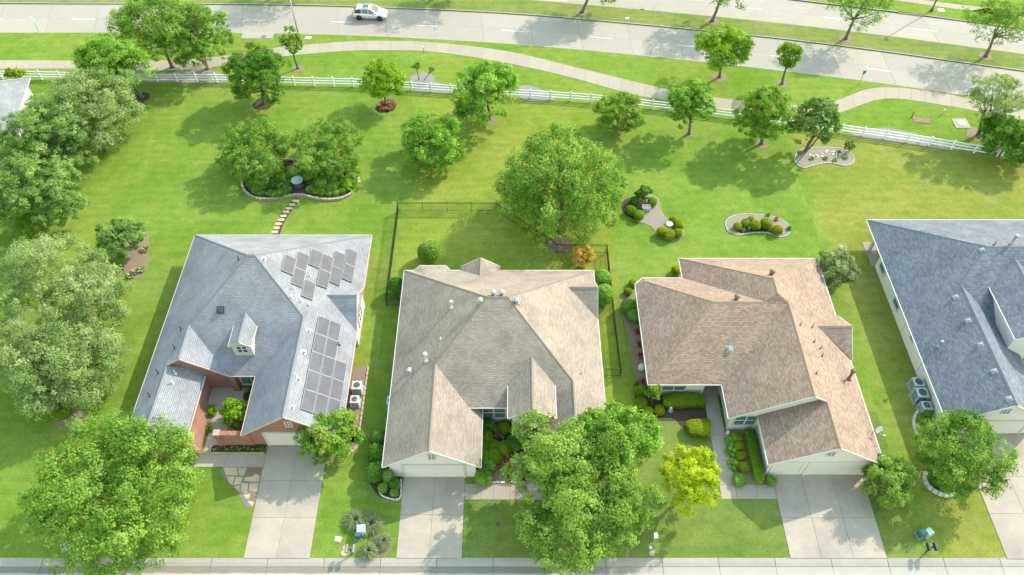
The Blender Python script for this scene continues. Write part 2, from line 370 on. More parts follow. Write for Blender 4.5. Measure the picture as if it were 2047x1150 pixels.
for a, b in (((1487, 14), (1522, 17.2)), ((1646, 33), (1693, 38)), ((1825.5, 55.6), (1874, 61.4)), ((2019, 80), (2068, 86))):
    MB().beam(G(*a)+Vector((0, 0, -.114)), G(*b)+Vector((0, 0, -.114)), .13, .006).build('lane_dash', 'paint', far_road)
def curb(pts, side, w=.17):
    m = MB()
    for a, b in zip(pts, pts[1:]):
        d = (b-a).normalized(); n = Vector((-d.y, d.x, 0))*side
        m.slab([a[:2], b[:2], (b+n*w)[:2], (a+n*w)[:2]], .012, -.15)
    return struct(m.build('kerb', 'curb'))
curb(NT, 1); curb(NB, -1, .14); curb(FB, -1); curb(FT, 1)
median = struct(MB().slab([p[:2] for p in NT]+[p[:2] for p in FB[::-1]], 0, -.16).build('median_grass', lawnmat('median_turf', (.11, .17, .032), (.165, .195, .055), tanamt=.5, seed=8)))
FP0 = line([(1780, 0), (1928, 21), (2047, 38)], 220, 60); FP1 = line([(1838, 0), (1928, 11), (2047, 26)], 230, 60)
far_verge = struct(MB().slab([p[:2] for p in FT]+[(300, 220), (-300, 220)], 0, -.16).build('verge', 'verge'))
far_path = struct(MB().slab([p[:2] for p in FP1]+[p[:2] for p in FP0[::-1]], .008, -.1).build('footpath', 'joint'))
ribbon_slabs('paving_slab', far_path, FP1, FP0, 60, 1, 'path', .022, -.05, .02)

# near verge, between the road and the white fence; lots in front of it
fence_px = [(-150, 158), (0, 158), (60, 158.5), (293, 164), (368, 164.2), (445, 165), (597, 171), (713, 173.5), (825, 181), (902, 186.5), (1057, 196.5), (1177, 204.5), (1298, 217), (1458, 236), (1600, 254.5), (1709, 270), (1796, 282), (1881, 295.5), (1926, 303), (2047, 322), (2180, 345)]
FL = spline([G2(*q) for q in fence_px], 1.5)
verge = struct(MB().slab([p[:2] for p in extend(NB, 0, 0)]+[(160, 30), (90, 30)]+[(p.x, p.y) for p in FL[::-1]]+[(-160, 82)], 0, -.16).build('verge', 'verge'))
YF = 21.65
def fence_at(x):
    for a, b in zip(FL, FL[1:]):
        if a.x <= x <= b.x: return a.lerp(b, (x-a.x)/(b.x-a.x)).y
    return 80
def lot(x0, x1, m, ya=YF, yb=None):
    top = [(p.x, p.y) for p in FL if x0 < p.x < x1]
    pts = [(x0, ya), (x1, ya), (x1, yb or fence_at(x1))]+([] if yb else top[::-1])+[(x0, yb or fence_at(x0))]
    return struct(MB().slab(pts, 0, -.16).build('lawn', m))
lot(-160, -12.35, 'lawn_a'); lot(-12.35, -3.6, 'lawn_a', YF, 40); lot(-12.35, 10.6, 'lawn_b', 40); lot(-3.6, 32.0, 'lawn_front', YF, 34.5); lot(-3.6, 10.6, 'lawn_b', 34.5, 40)
lot(10.6, 32.0, 'lawn_c', 34.5); lot(32.0, 160, 'lawn_d')

# curved footpath of slabs behind the fence
PU = [(-160, 121), (0, 120.6), (154, 121.5), (300, 122), (400, 117), (477, 108), (543, 96.5), (683, 84), (761, 82), (865, 85), (1010, 102), (1140, 132), (1275, 165), (1350, 182), (1490, 203), (1580, 210), (1640, 208), (1678, 199), (1731, 179), (1770, 175), (1800, 176), (1862, 183), (1945, 199), (2047, 220), (2180, 249)]
PL = [(-160, 139), (0, 138.4), (160, 138), (305, 142), (400, 138), (470, 127), (563, 113.5), (683, 103), (761, 101), (865, 104), (1000, 124), (1132, 153), (1264, 189), (1343, 202), (1475, 222), (1585, 233), (1655, 233), (1690, 222), (1727, 208), (1762, 198.5), (1800, 198), (1862, 207), (1945, 221), (2047, 243), (2180, 272)]
def spl_n(px, k=6):
    pts = [Vector((*G2(*q), 0)) for q in px]; out = []
    for i in range(len(pts)-1):
        p0, p1, p2, p3 = pts[max(i-1, 0)], pts[i], pts[i+1], pts[min(i+2, len(pts)-1)]
        for j in range(k):
            t = j/k; out.append(.5*((2*p1)+(p2-p0)*t+(2*p0-5*p1+4*p2-p3)*t*t+(3*p1-p0-3*p2+p3)*t**3))
    return out+[pts[-1]]
path = struct(MB().slab([p[:2] for p in spl_n(PU)]+[p[:2] for p in spl_n(PL)[::-1]], .008, -.1).build('footpath', 'joint'))
U_, L_ = resample(spl_n(PU, 10), 120), resample(spl_n(PL, 10), 120)
ribbon_slabs('paving_slab', path, spl_n(PU, 10), spl_n(PL, 10), 96, 1, 'path', .022, -.05, .018)

# front street with rolled kerb and gutter
street = struct(MB().slab([(-160, 20.9), (160, 20.9), (160, 5), (-160, 5)], -.13, -.17).build('street', 'joint'))
m, N, L, B = newmat('street_concrete'); p = pos(N); sx = N.new('ShaderNodeSeparateXYZ'); L.new(p, sx.inputs[0])
wv = N.new('ShaderNodeMapping'); wv.inputs['Scale'].default_value = (.22, 0, 0); L.new(p, wv.inputs[0])
n1 = noise(N, L, wv.outputs[0], 1.6, 5, .6); n2 = noise(N, L, p, 1.1, 6, .7)
ad = N.new('ShaderNodeMath'); ad.operation = 'MULTIPLY_ADD'; L.new(n1, ad.inputs[0]); ad.inputs[1].default_value = -.45; L.new(sx.outputs[1], ad.inputs[2])
band = mrange(N, L, ad.outputs[0], 20.24, 20.3, 0, 1)
c0 = mixc(N, L, n2, (.29, .275, .25), (.37, .35, .31)); c1 = mixc(N, L, n2, (.11, .095, .07), (.2, .165, .12))
mask = N.new('ShaderNodeMath'); mask.operation = 'MULTIPLY'; L.new(band, mask.inputs[0]); L.new(mrange(N, L, sx.outputs[0], 3, 12, .8, .12), mask.inputs[1])
L.new(mixc(N, L, mask.outputs[0], c0, c1), B.inputs['Base Color']); B.inputs['Roughness'].default_value = .85; B.inputs['Specular IOR Level'].default_value = .25
M['street'] = m
kerb_f = struct(MB().slab([(-160, YF), (160, YF), (160, 20.98), (-160, 20.98)], -.125, -.16).build('kerb', 'joint'))
for i in range(28):
    x0 = -58+i*4.35; k = MB(); a_, b_ = x0+.02, x0+4.33; k.add([(a_, YF-.01, -.005), (b_, YF-.01, -.005), (b_, 21.3, -.02), (a_, 21.3, -.02), (b_, 21.0, -.105), (a_, 21.0, -.105), (a_, YF-.01, -.15), (b_, YF-.01, -.15), (b_, 21.0, -.15), (a_, 21.0, -.15)], [(0, 3, 2, 1), (3, 5, 4, 2), (0, 1, 7, 6), (5, 9, 8, 4), (0, 6, 9, 5, 3), (1, 2, 4, 8, 7)]); k.build('kerb_stone', 'curb', kerb_f)
    MB().slab([(x0+.02, 20.97), (x0+4.33, 20.97), (x0+4.33, 15.6), (x0+.02, 15.6)], -.115, -.15).build('concrete_panel', 'street', street)
    MB().slab([(x0+.02, 15.56), (x0+4.33, 15.56), (x0+4.33, 10), (x0+.02, 10)], -.115, -.15).build('concrete_panel', 'street', street)

def drive(name, xs, ys, m='drive', z=.03, gap=.014):
    """panels of concrete on a base, joints between"""
    b = struct(MB().slab([(xs[0], ys[0]), (xs[-1], ys[0]), (xs[-1], ys[-1]), (xs[0], ys[-1])], z-.012, -.05).build(name, 'joint'))
    for i in range(len(xs)-1):
        for j in range(len(ys)-1):
            MB().slab([(xs[i]+gap*(i > 0), ys[j]+gap*(j > 0)), (xs[i+1]-gap*(i < len(xs)-2), ys[j]+gap*(j > 0)), (xs[i+1]-gap*(i < len(xs)-2), ys[j+1]-gap*(j < len(ys)-2)), (xs[i]+gap*(i > 0), ys[j+1]-gap*(j < len(ys)-2))], z, -.04).build('concrete_panel', m, b)
    return b
drive('driveway', (-20.75, -18.2, -15.65), (21.6, 24.85, 28.05, 31.25))
drive('driveway', (-8.95, -6.4, -3.9), (21.6, 25.1, 28.35))
drive('driveway', (21.55, 23.95, 26.45, 29.0), (21.6, 24.85, 28.55))
drive('driveway', (38.28, 41.1, 44.0), (21.55, 25.2, 28.4, 32.3))
drive('walkway', (-26.6, -24.0, -20.78), (29.25, 30.4))
drive('walkway', (-26.1, -24.55), (30.43, 32.2, 33.7, 35.2))
drive('courtyard_paving', (-26.9, -24.85, -22.9), (35.23, 37.25))
drive('walkway', (-3.87, -2.55, -1.5, -.15, 1.2, 2.5), (26.38, 27.75), 'path')
drive('walkway', (1.2, 2.5), (27.78, 29.3, 31.75), 'path')
drive('walkway', (17.05, 18.3), (26.43, 27.65, 29.9, 32.2, 34.6, 36.2), 'path')
drive('walkway', (18.33, 20.0, 21.52), (26.43, 27.65), 'path')
drive('porch', (16.9, 18.5), (36.23, 37.6))
drive('patio', (36.4, 39.6), (51.3, 54.6), 'path')

def bed(px, m, z=.03, name='planting_bed', step=.4):
    pts = closed([G2(*q) for q in px], step); struct(MB().slab(pts, z, -.05).build(name, m)); return pts
def disc_bed(c, r, m, z=.02, name='mulch_ring', k=.75, seed=0):
    g = G(*c); R = random.Random(seed+int(c[0])); n = 18
    pts = [(g.x+math.cos(t)*r*R.uniform(.88, 1.12), g.y+math.sin(t)*r*R.uniform(.88, 1.12)*k/.75) for t in [2*math.pi*i/n for i in range(n)]]
    struct(MB().slab(pts, z, -.05).build(name, m))
def edging(label, pts, m, w=.2, h=.22, length=.32, close=True, name='stone_edging', group=None):
    """row of edging stones, each its own block"""
    P3 = [Vector((p[0], p[1], 0)) for p in pts]
    if close: P3.append(P3[0])
    tot = sum((b-a).length for a, b in zip(P3, P3[1:])); n = max(3, int(tot/length)); S = resample(P3, n); R = random.Random(n)
    t = thing(name, label, 'edging', S[0], group)
    for i in range(n):
        a, b = S[i], S[i+1]; c = (a+b)/2; d = (b-a)
        MB().box((c.x, c.y, h/2-.02+R.uniform(-.01, .012)), (d.length*.93, w*R.uniform(.9, 1.1), h), math.atan2(d.y, d.x)+R.uniform(-.05, .05), .93).build('edging_stone', m, t)
    return t

# ------------------------------------------------------------------ houses
CAMV = Vector((0, 0, CAM_H))
class House:
    def __init__(s, label, loc, roofm, capm, wallm, trim, faces, caps, eaves, rakes, walls, gables=(), name='house'):
        s.t = thing(name, label, 'house', loc)
        m = MB()
        for f in faces:
            f = [Vector(q) for q in f]; n = Vector((0, 0, 0))
            for i in range(len(f)): n += f[i].cross(f[(i+1) % len(f)])
            m.poly(f if n.z > 0 else f[::-1])
        s.roof = m.build('roof', roofm, s.t, True)
        tv = []; tf = []
        for f in m.f:
            pts = [Vector(m.v[i]) for i in f]; b = len(tv); tv += pts
            for tri in tessellate_polygon([pts]): tf.append([b+i for i in tri])
        s.bvh = BVHTree.FromPolygons(tv, tf)
        for p, q in caps:
            p, q = Vector(p), Vector(q); d = (q-p).normalized(); r = d.cross(Vector((0, 0, 1))).normalized()
            k = MB(); u = Vector((0, 0, 1)); sag = -.085
            vs = [p+r*.15+u*sag, p+u*.035, p-r*.15+u*sag, q+r*.15+u*sag, q+u*.035, q-r*.15+u*sag]
            k.add(vs, [(0, 1, 4, 3), (1, 2, 5, 4), (0, 2, 1), (3, 4, 5), (0, 3, 5, 2)]); k.build('ridge_cap', capm, s.t)
        for p, q in eaves: MB().beam(Vector(p)+Vector((0, 0, -.09)), Vector(q)+Vector((0, 0, -.09)), .07, .12).build('gutter', trim, s.t)
        for p, q in rakes: MB().beam(Vector(p)+Vector((0, 0, -.1)), Vector(q)+Vector((0, 0, -.1)), .05, .15).build('rake_board', trim, s.t)
        for pts, z0, z1, mm in walls:
            k = MB(); n = len(pts)
            for i in range(n):
                a, b = pts[i], pts[(i+1) % n]; k.poly([(*a, z0), (*b, z0), (*b, z1), (*a, z1)])
            k.poly([(*q, z1) for q in pts]); k.build('wall', mm, s.t)
        for pts, mm in gables:
            k = MB(); f = [Vector(q) for q in pts]; nn = (f[1]-f[0]).cross(f[2]-f[0]).normalized()*.06
            k.poly(f); k.poly([q+nn for q in f[::-1]]); n = len(f)
            for i in range(n): k.poly([f[i], f[(i+1) % n], f[(i+1) % n]+nn, f[i]+nn])
            k.build('gable_wall', mm, s.t)
    def hit(s, px, py):
        d = (G(px, py)-CAMV).normalized(); p, n, i, dist = s.bvh.ray_cast(CAMV, d)
        if p is None: return None, None
        return p, (n if n.z > 0 else -n)
    def window(s, c, wd, ht, n=(0, -1, 0), mull=1, rails=1, glass='glass', frame='trim', grid=0):
        c, n = Vector(c), Vector(n); r = Vector((0, 0, 1)).cross(n); k = MB(); u = Vector((0, 0, 1))
        def bar(a, b, w_, d_): k.beam(c+r*a[0]+u*a[1]+n*.03, c+r*b[0]+u*b[1]+n*.03, w_, d_, n)
        hw, hh = wd/2, ht/2
        bar((-hw-.05, hh), (hw+.05, hh), .1, .1); bar((-hw-.05, -hh), (hw+.05, -hh), .1, .13); bar((-hw, -hh), (-hw, hh), .1, .09); bar((hw, -hh), (hw, hh), .1, .09)
        for i in range(mull): x = -hw+wd*(i+1)/(mull+1); bar((x, -hh), (x, hh), .1, .085)
        for i in range(rails): z = -hh+ht*(i+1)/(rails+1); bar((-hw, z), (hw, z), .05, .06)
        w_ = k.build('window', frame, s.t); cw = wd/(mull+1)
        for i in range(mull+1):
            x0, x1 = -hw+cw*i+.03, -hw+cw*(i+1)-.03
            MB().poly([c+r*x0-u*(hh-.03)+n*.012, c+r*x1-u*(hh-.03)+n*.012, c+r*x1+u*(hh-.03)+n*.012, c+r*x0+u*(hh-.03)+n*.012]).build('pane', glass, w_)
    def garage(s, x0, x1, y, z1, m='gdoor', frame='trim'):
        k = MB(); k.beam((x0-.08, y-.04, 0), (x0-.08, y-.04, z1+.15), .16, .1); k.beam((x1+.08, y-.04, 0), (x1+.08, y-.04, z1+.15), .16, .1); k.beam((x0, y-.04, z1+.08), (x1, y-.04, z1+.08), .1, .16)
        g = k.build('garage_door', frame, s.t); h = z1/4
        for i in range(4):
            q = MB(); q.box(((x0+x1)/2, y-.01, h*(i+.5)+.01), (x1-x0-.01, .06, h-.02))
            n = max(3, int((x1-x0)/.6))
            for j in range(n): q.box((x0+(x1-x0)*(j+.5)/n, y-.045, h*(i+.5)+.01), ((x1-x0)/n*.76, .02, h*.62))
            q.build('door_section', m, g)
    def vent(s, px, py, kind, m, size=1.):
        p, n = s.hit(px, py)
        if p is None: return
        k = MB()
        if kind == 'pipe':
            k.lathe(p-Vector((0, 0, .1)), [(.16*size, .02), (.13*size, .14), (.06*size, .2), (.05*size, .75*size), (.05*size, .76*size)], 8); nm = 'vent_pipe'
        elif kind == 'flue':
            k.lathe(p-Vector((0, 0, .1)), [(.2*size, .02), (.12*size, .25), (.09*size, .3), (.09*size, .95*size), (.16*size, .97*size), (.16*size, 1.12*size), (.05, 1.2*size)], 10); nm = 'flue_pipe'
        elif kind == 'turbine':
            k.lathe(p-Vector((0, 0, .1)), [(.26, .0), (.17, .12), (.14, .32), (.2, .4), (.25, .53), (.22, .64), (.11, .71), (.02, .73)], 14)
            for i in range(12):
                t = 2*math.pi*i/12; k.beam(p+Vector((math.cos(t)*.2, math.sin(t)*.2, .3)), p+Vector((math.cos(t+.25)*.255, math.sin(t+.25)*.255, .44)), .02, .03)
            nm = 'turbine_vent'
        else:
            u = Vector((1, 0, 0)); u = (u-n*u.dot(n)).normalized(); v = n.cross(u); c = p+n*.1; hx = .2*size
            vs = [c+u*a*hx*q+v*b*hx*q+n*z for z, q in ((-.16, 1.15), (.06, 1.), (.12, .8)) for a, b in ((-1, -1), (1, -1), (1, 1), (-1, 1))]
            k.add(vs, [(8, 9, 10, 11)]+[(4*j+i, 4*j+(i+1) % 4, 4*j+4+(i+1) % 4, 4*j+4+i) for j in (0, 1) for i in range(4)])
            k.add([c+(u*a+v*b)*hx*1.7-n*.085 for a, b in ((-1, -1), (1, -1), (1, 1), (-1, 1))], [(0, 1, 2, 3)]); nm = 'roof_vent'
        k.build(nm, m, s.t)

Z = 2.6
# grey-roofed brick house with the solar panels
A = House('red brick house with grey shingle roof carrying two groups of solar panels', (-22.5, 42, 0), 'roof_a', 'cap_a', 'brick', 'trim_tan',
  faces=[[(-31.75, 53.2, Z), (-23.12, 45, 8.9), (-28.12, 40.13, 5.25), (-28.12, 36.6, 5.25), (-29.4, 36.6, 4.316), (-29.4, 29.9, 4.316), (-31.75, 29.9, Z)],
         [(-31.75, 53.2, Z), (-14.1, 53.2, Z), (-22.5, 45, 8.9), (-23.12, 45, 8.9)],
         [(-14.1, 53.2, Z), (-22.5, 45, 8.9), (-18.18, 40.68, 5.66), (-18.18, 30.82, 5.66), (-14.1, 30.82, Z)],
         [(-23.12, 45, 8.9), (-22.5, 45, 8.9), (-18.18, 40.68, 5.66), (-22.26, 36.6, Z), (-24.59, 36.6, Z), (-28.12, 40.13, 5.25)],
         [(-18.18, 40.68, 5.66), (-22.26, 36.6, Z), (-22.26, 30.82, Z), (-18.18, 30.82, 5.66)],
         [(-28.12, 40.13, 5.25), (-28.12, 36.6, 5.25), (-24.59, 36.6, Z)],
         [(-29.4, 36.62, 4.31), (-29.4, 29.9, 4.31), (-26.7, 29.9, Z), (-26.7, 37.0, Z), (-29.4, 37.0, 4.31)][:4],
         [(-16.8, 43.9, 4.63), (-14.1, 43.9, 4.63), (-14.1, 46.42, Z)], [(-16.8, 43.9, 4.63), (-14.1, 43.9, 4.63), (-14.1, 41.33, Z)],
         [(-23.18, 40.95, 5.98), (-23.18, 37.8, 5.98), (-24.15, 37.8, 5.3), (-24.15, 40.05, 5.3)], [(-23.18, 40.95, 5.98), (-23.18, 37.8, 5.98), (-22.22, 37.8, 5.3), (-22.22, 40.05, 5.3)]],
  caps=[((-31.75, 53.2, Z), (-23.12, 45, 8.9)), ((-14.1, 53.2, Z), (-22.5, 45, 8.9)), ((-23.12, 45, 8.9), (-22.5, 45, 8.9)), ((-22.5, 45, 8.9), (-18.18, 40.68, 5.66)), ((-18.18, 40.68, 5.66), (-18.18, 30.82, 5.66)),
        ((-23.12, 45, 8.9), (-28.12, 40.13, 5.25)), ((-28.12, 40.13, 5.25), (-28.12, 36.6, 5.25)), ((-29.4, 36.6, 4.31), (-29.4, 29.9, 4.31)), ((-23.18, 40.9, 5.98), (-23.18, 37.8, 5.98)), ((-16.8, 43.9, 4.63), (-14.1, 43.9, 4.63))],
  eaves=[((-31.8, 53.2, Z), (-31.8, 29.9, Z)), ((-31.8, 53.25, Z), (-14.05, 53.25, Z)), ((-14.05, 53.2, Z), (-14.05, 46.42, Z)), ((-14.05, 41.3, Z), (-14.05, 30.82, Z)), ((-22.31, 36.6, Z), (-22.31, 30.82, Z)), ((-22.3, 36.55, Z), (-24.6, 36.55, Z)), ((-26.65, 36.6, Z), (-26.65, 29.9, Z)), ((-24.2, 40.0, 5.3), (-24.2, 37.8, 5.3)), ((-22.17, 40.0, 5.3), (-22.17, 37.8, 5.3))],
  rakes=[((-22.26, 30.79, Z), (-18.18, 30.79, 5.66)), ((-18.18, 30.79, 5.66), (-14.1, 30.79, Z)), ((-28.12, 36.57, 5.25), (-24.59, 36.57, Z)), ((-28.12, 36.57, 5.25), (-29.4, 36.57, 4.34)), ((-29.4, 29.87, 4.31), (-26.7, 29.87, Z)), ((-29.4, 29.87, 4.31), (-31.75, 29.87, Z)), ((-14.07, 46.42, Z), (-14.07, 43.9, 4.63)), ((-14.07, 43.9, 4.63), (-14.07, 41.33, Z)), ((-24.15, 37.77, 5.3), (-23.18, 37.77, 5.98)), ((-23.18, 37.77, 5.98), (-22.22, 37.77, 5.3))],
  walls=[([(-31.3, 30.2), (-26.95, 30.2), (-26.95, 36.98), (-21.85, 36.98), (-21.85, 31.3), (-14.55, 31.3), (-14.55, 52.75), (-31.3, 52.75)], 0, 2.5, 'brick'),
         ([(-24.75, 36.6), (-24.25, 36.6), (-24.25, 36.97), (-24.75, 36.97)], 0, 2.4, 'brick'),
         ([(-24.0, 38.0), (-22.37, 38.0), (-22.37, 40.6), (-24.0, 40.6)], 3.2, 5.28, 'trim'), ([(-14.54, 41.5), (-14.3, 41.5), (-14.3, 46.3), (-14.54, 46.3)], 0, 2.5, 'trim')],
  gables=[([(-21.85, 31.3, 2.5), (-14.5, 31.3, 2.5), (-18.18, 31.3, 5.45)], 'brick'), ([(-30.6, 36.85, 2.7), (-24.7, 36.85, 2.5), (-28.12, 36.85, 5.1)], 'brick'), ([(-31.3, 30.2, 2.5), (-26.95, 30.2, 2.5), (-29.4, 30.2, 4.2)], 'brick'),
          ([(-14.3, 46.2, 2.5), (-14.3, 41.5, 2.5), (-14.3, 43.9, 4.5)], 'trim'), ([(-24.0, 38.0, 5.2), (-22.37, 38.0, 5.2), (-23.18, 38.0, 5.85)], 'trim')])
A.window((-23.18, 37.99, 4.62), .9, .95, mull=1, rails=1, glass='glass_d')
A.window((-23.0, 36.97, 1.4), 1.9, 1.5, mull=1, rails=0)
A.garage(-20.6, -15.6, 31.3, 2.15); A.window((-18.18, 31.23, 3.75), .55, .75, mull=1, rails=1)
A.window((-14.29, 43.9, 1.5), 1.6, 1.3, n=(1, 0, 0))
for y0, sl0 in [(44.5, 6.86), (45.45, 5.76), (43.58, 5.76), (46.4, 4.62), (42.7, 4.62), (46.4, 3.48), (44.53, 3.48), (47.35, 2.37), (45.45, 2.37), (48.28, 1.22), (46.4, 1.22)]+[(31.95+i*1.88, 2.72) for i in range(5)]+[(31.95+i*1.88, 1.6) for i in range(5)]+[(31.95+i*1.88, .48) for i in range(3)]:
    # a panel: y0 front edge, sl0 metres up the slope from the eave
    def sp(y, s_, h): return Vector((-14.1-s_*.8-(-.6)*h, y, Z+s_*.6+.8*h))
    k = MB(); y1, s1 = y0+1.85, sl0+1.05; vs = [sp(y, s_, h) for h in (.08, .125) for y, s_ in ((y0, sl0), (y1, sl0), (y1, s1), (y0, s1))]
    k.add(vs, [(4, 5, 6, 7), (3, 2, 1, 0)]+[(i, (i+1) % 4, (i+1) % 4+4, i+4) for i in range(4)]); k.build('solar_panel', 'solar', A.t)
    fr = MB()
    for a, b in (((y0, sl0), (y1, sl0)), ((y1, sl0), (y1, s1)), ((y1, s1), (y0, s1)), ((y0, s1), (y0, sl0))): fr.beam(sp(*a, .12), sp(*b, .12), .018, .03, Vector((.6, 0, .8)))
    fr.beam(sp(y0+.3, sl0, .04), sp(y0+.3, s1, .04), .05, .07); fr.beam(sp(y1-.3, sl0, .04), sp(y1-.3, s1, .04), .05, .07)
    fr.build('panel_frame', 'alu', A.t)
for x, y in ((477.5, 520), (441, 620), (362.7, 660), (350, 697), (316.5, 746), (299.8, 793)): A.vent(x, y, 'box' if x in (441,) else 'pipe', 'dark_metal', 1. if x == 441 else .9)
for x, y in ((527.6, 518), (607.3, 704), (596.7, 758), (584.2, 814), (617, 661)): A.vent(x, y, 'box', 'galv', .55)
for x, y in ((621, 553), (584.3, 597), (604, 604), (619, 611), (350.7, 747), (345.7, 767), (588, 578), (678, 690)): A.vent(x, y, 'pipe', 'pvc' if x < 660 else 'dark_metal', .8)

# taupe-roofed house in the middle
B_ = House('off-white house with taupe shingle roof, in the middle behind the black fence corner', (-1.2, 38, 0), 'roof_b', 'cap_b', 'wall_b', 'trim',
  faces=[[(-10.35, 48.54, Z), (-2.11, 40.69, 8.45), (-6.43, 36.04, 5.383), (-6.43, 28, 5.383), (-10.35, 28, Z)],
         [(-10.35, 48.54, Z), (7.85, 48.54, Z), (-.39, 40.69, 8.45), (-2.11, 40.69, 8.45)],
         [(7.85, 48.54, Z), (-.39, 40.69, 8.45), (5.075, 34.81, 4.57), (5.075, 31, 4.57), (7.85, 31, Z)],
         [(-2.11, 40.69, 8.45), (-.39, 40.69, 8.45), (5.075, 34.81, 4.57), (3.39, 33, 3.375), (-3.6, 33, 3.375), (-6.43, 36.04, 5.383)],
         [(-6.43, 36.04, 5.383), (-3.6, 33, 3.375), (-2.51, 33.4, Z), (-2.51, 28, Z), (-6.43, 28, 5.383)],
         [(5.075, 34.81, 4.57), (3.39, 33, 3.375), (2.3, 33.3, Z), (2.3, 31, Z), (5.075, 31, 4.57)],
         [(1.63, 36.52, 5.7), (1.63, 31.4, 5.7), (-.3, 31.4, 4.4), (-.3, 34.55, 4.4)], [(1.63, 36.52, 5.7), (1.63, 31.4, 5.7), (3.56, 31.4, 4.4), (3.56, 34.55, 4.4)],
         [(5.2, 44.95, 4.49), (7.85, 44.95, 4.49), (7.85, 47.2, Z)], [(5.2, 44.95, 4.49), (7.85, 44.95, 4.49), (7.85, 42.7, Z)],
         [(-3.03, 46.89, 3.84), (-4.9, 48.6, 2.57), (-4.9, 49.1, 2.57), (-3.03, 49.1, 3.84)], [(-3.03, 46.89, 3.84), (-1.15, 48.6, 2.57), (-1.15, 49.1, 2.57), (-3.03, 49.1, 3.84)],
         [(-8.95, 49.18, 2.58), (-6.43, 49.18, 2.58), (-7.2, 47.3, 3.54), (-8.2, 47.3, 3.54)], [(-8.95, 49.18, 2.58), (-8.2, 47.3, 3.54), (-9.45, 48.56, Z)], [(-6.43, 49.18, 2.58), (-7.2, 47.3, 3.54), (-5.93, 48.56, Z)]],
  caps=[((-10.35, 48.54, Z), (-2.11, 40.69, 8.45)), ((7.85, 48.54, Z), (-.39, 40.69, 8.45)), ((-2.11, 40.69, 8.45), (-.39, 40.69, 8.45)), ((-.39, 40.69, 8.45), (5.075, 34.81, 4.57)), ((5.075, 34.81, 4.57), (5.075, 31, 4.57)), ((-2.11, 40.69, 8.45), (-6.43, 36.04, 5.383)),
        ((-6.43, 36.04, 5.383), (-6.43, 28, 5.383)), ((1.63, 36.5, 5.7), (1.63, 31.4, 5.7)), ((5.2, 44.95, 4.49), (7.85, 44.95, 4.49)), ((-3.03, 46.9, 3.84), (-3.03, 49.1, 3.84))],
  eaves=[((-10.4, 48.6, Z), (-10.4, 28, Z)), ((-10.35, 48.6, Z), (-9.4, 48.6, Z)), ((-5.9, 48.6, Z), (-4.95, 48.6, Z)), ((-1.1, 48.6, Z), (7.9, 48.6, Z)), ((-8.95, 49.22, 2.58), (-6.43, 49.22, 2.58)), ((-8.97, 49.2, 2.58), (-9.45, 48.6, 2.58)), ((-6.41, 49.2, 2.58), (-5.93, 48.6, 2.58)), ((7.9, 48.54, Z), (7.9, 47.2, Z)), ((7.9, 42.7, Z), (7.9, 31, Z)), ((-2.46, 33.3, Z), (-2.46, 28, Z)), ((-3.6, 32.95, 3.375), (0, 32.95, 3.375)), ((-.35, 34.5, 4.4), (-.35, 31.4, 4.4)), ((3.61, 34.5, 4.4), (3.61, 31.4, 4.4))],
  rakes=[((-10.35, 27.97, Z), (-6.43, 27.97, 5.383)), ((-6.43, 27.97, 5.383), (-2.51, 27.97, Z)), ((-.3, 31.37, 4.4), (1.63, 31.37, 5.7)), ((1.63, 31.37, 5.7), (3.56, 31.37, 4.4)), ((2.3, 30.97, Z), (5.075, 30.97, 4.57)), ((5.075, 30.97, 4.57), (7.85, 30.97, Z)), ((7.88, 47.2, Z), (7.88, 44.95, 4.49)), ((7.88, 44.95, 4.49), (7.88, 42.7, Z)), ((-4.9, 49.13, 2.57), (-3.03, 49.13, 3.84)), ((-3.03, 49.13, 3.84), (-1.15, 49.13, 2.57))],
  walls=[([(-9.95, 28.4), (-2.95, 28.4), (-2.95, 33.5), (7.45, 33.5), (7.45, 48.1), (-9.95, 48.1)], 0, 2.5, 'wall_b'), ([(3.35, 31.4), (7.45, 31.4), (7.45, 33.49), (3.35, 33.49)], 0, 2.49, 'wall_b'), ([(0, 31.75), (3.3, 31.75), (3.3, 35), (0, 35)], 0, 4.35, 'wall_b'), ([(-2.9, 33.45), (-.01, 33.45), (-.01, 33.9), (-2.9, 33.9)], 0, 3.3, 'wall_b'), ([(-8.6, 48.1), (-6.8, 48.1), (-6.8, 48.8), (-8.6, 48.8)], 0, 2.45, 'wall_b'), ([(-4.6, 48.1), (-1.45, 48.1), (-1.45, 48.8), (-4.6, 48.8)], 0, 2.4, 'wall_b')],
  gables=[([(-9.95, 28.4, 2.5), (-2.95, 28.4, 2.5), (-6.43, 28.4, 5.15)], 'wall_b'), ([(0, 31.75, 4.3), (3.3, 31.75, 4.3), (1.63, 31.75, 5.5)], 'wall_b'), ([(2.9, 31.4, 2.5), (7.45, 31.4, 2.5), (5.1, 31.4, 4.3)], 'wall_b'), ([(7.5, 47, 2.5), (7.5, 42.9, 2.5), (7.5, 44.95, 4.3)], 'wall_b'), ([(-1.45, 48.8, 2.4), (-4.6, 48.8, 2.4), (-3.03, 48.8, 3.6)], 'wall_b')])
B_.garage(-8.8, -3.95, 28.4, 2.15); B_.window((-6.35, 28.33, 3.75), .55, .8, mull=1, rails=1)
B_.window((-1.55, 33.44, 1.75), 2.0, 1.75, mull=1, rails=1)
k = MB(); arc = [(1.05, 31.72, 0), (2.3, 31.72, 0), (2.3, 31.72, 2.0)]+[(1.675+math.cos(t)*.625, 31.72, 2.0+math.sin(t)*.55) for t in [math.pi*i/8 for i in range(1, 8)]]+[(1.05, 31.72, 2.0)]
k.poly(arc); k.build('door', 'dark_metal', B_.t)
for x, y in ((986.5, 590), (1003.5, 590), (960.5, 606), (1032.7, 606)): B_.vent(x, y, 'turbine', 'galv')
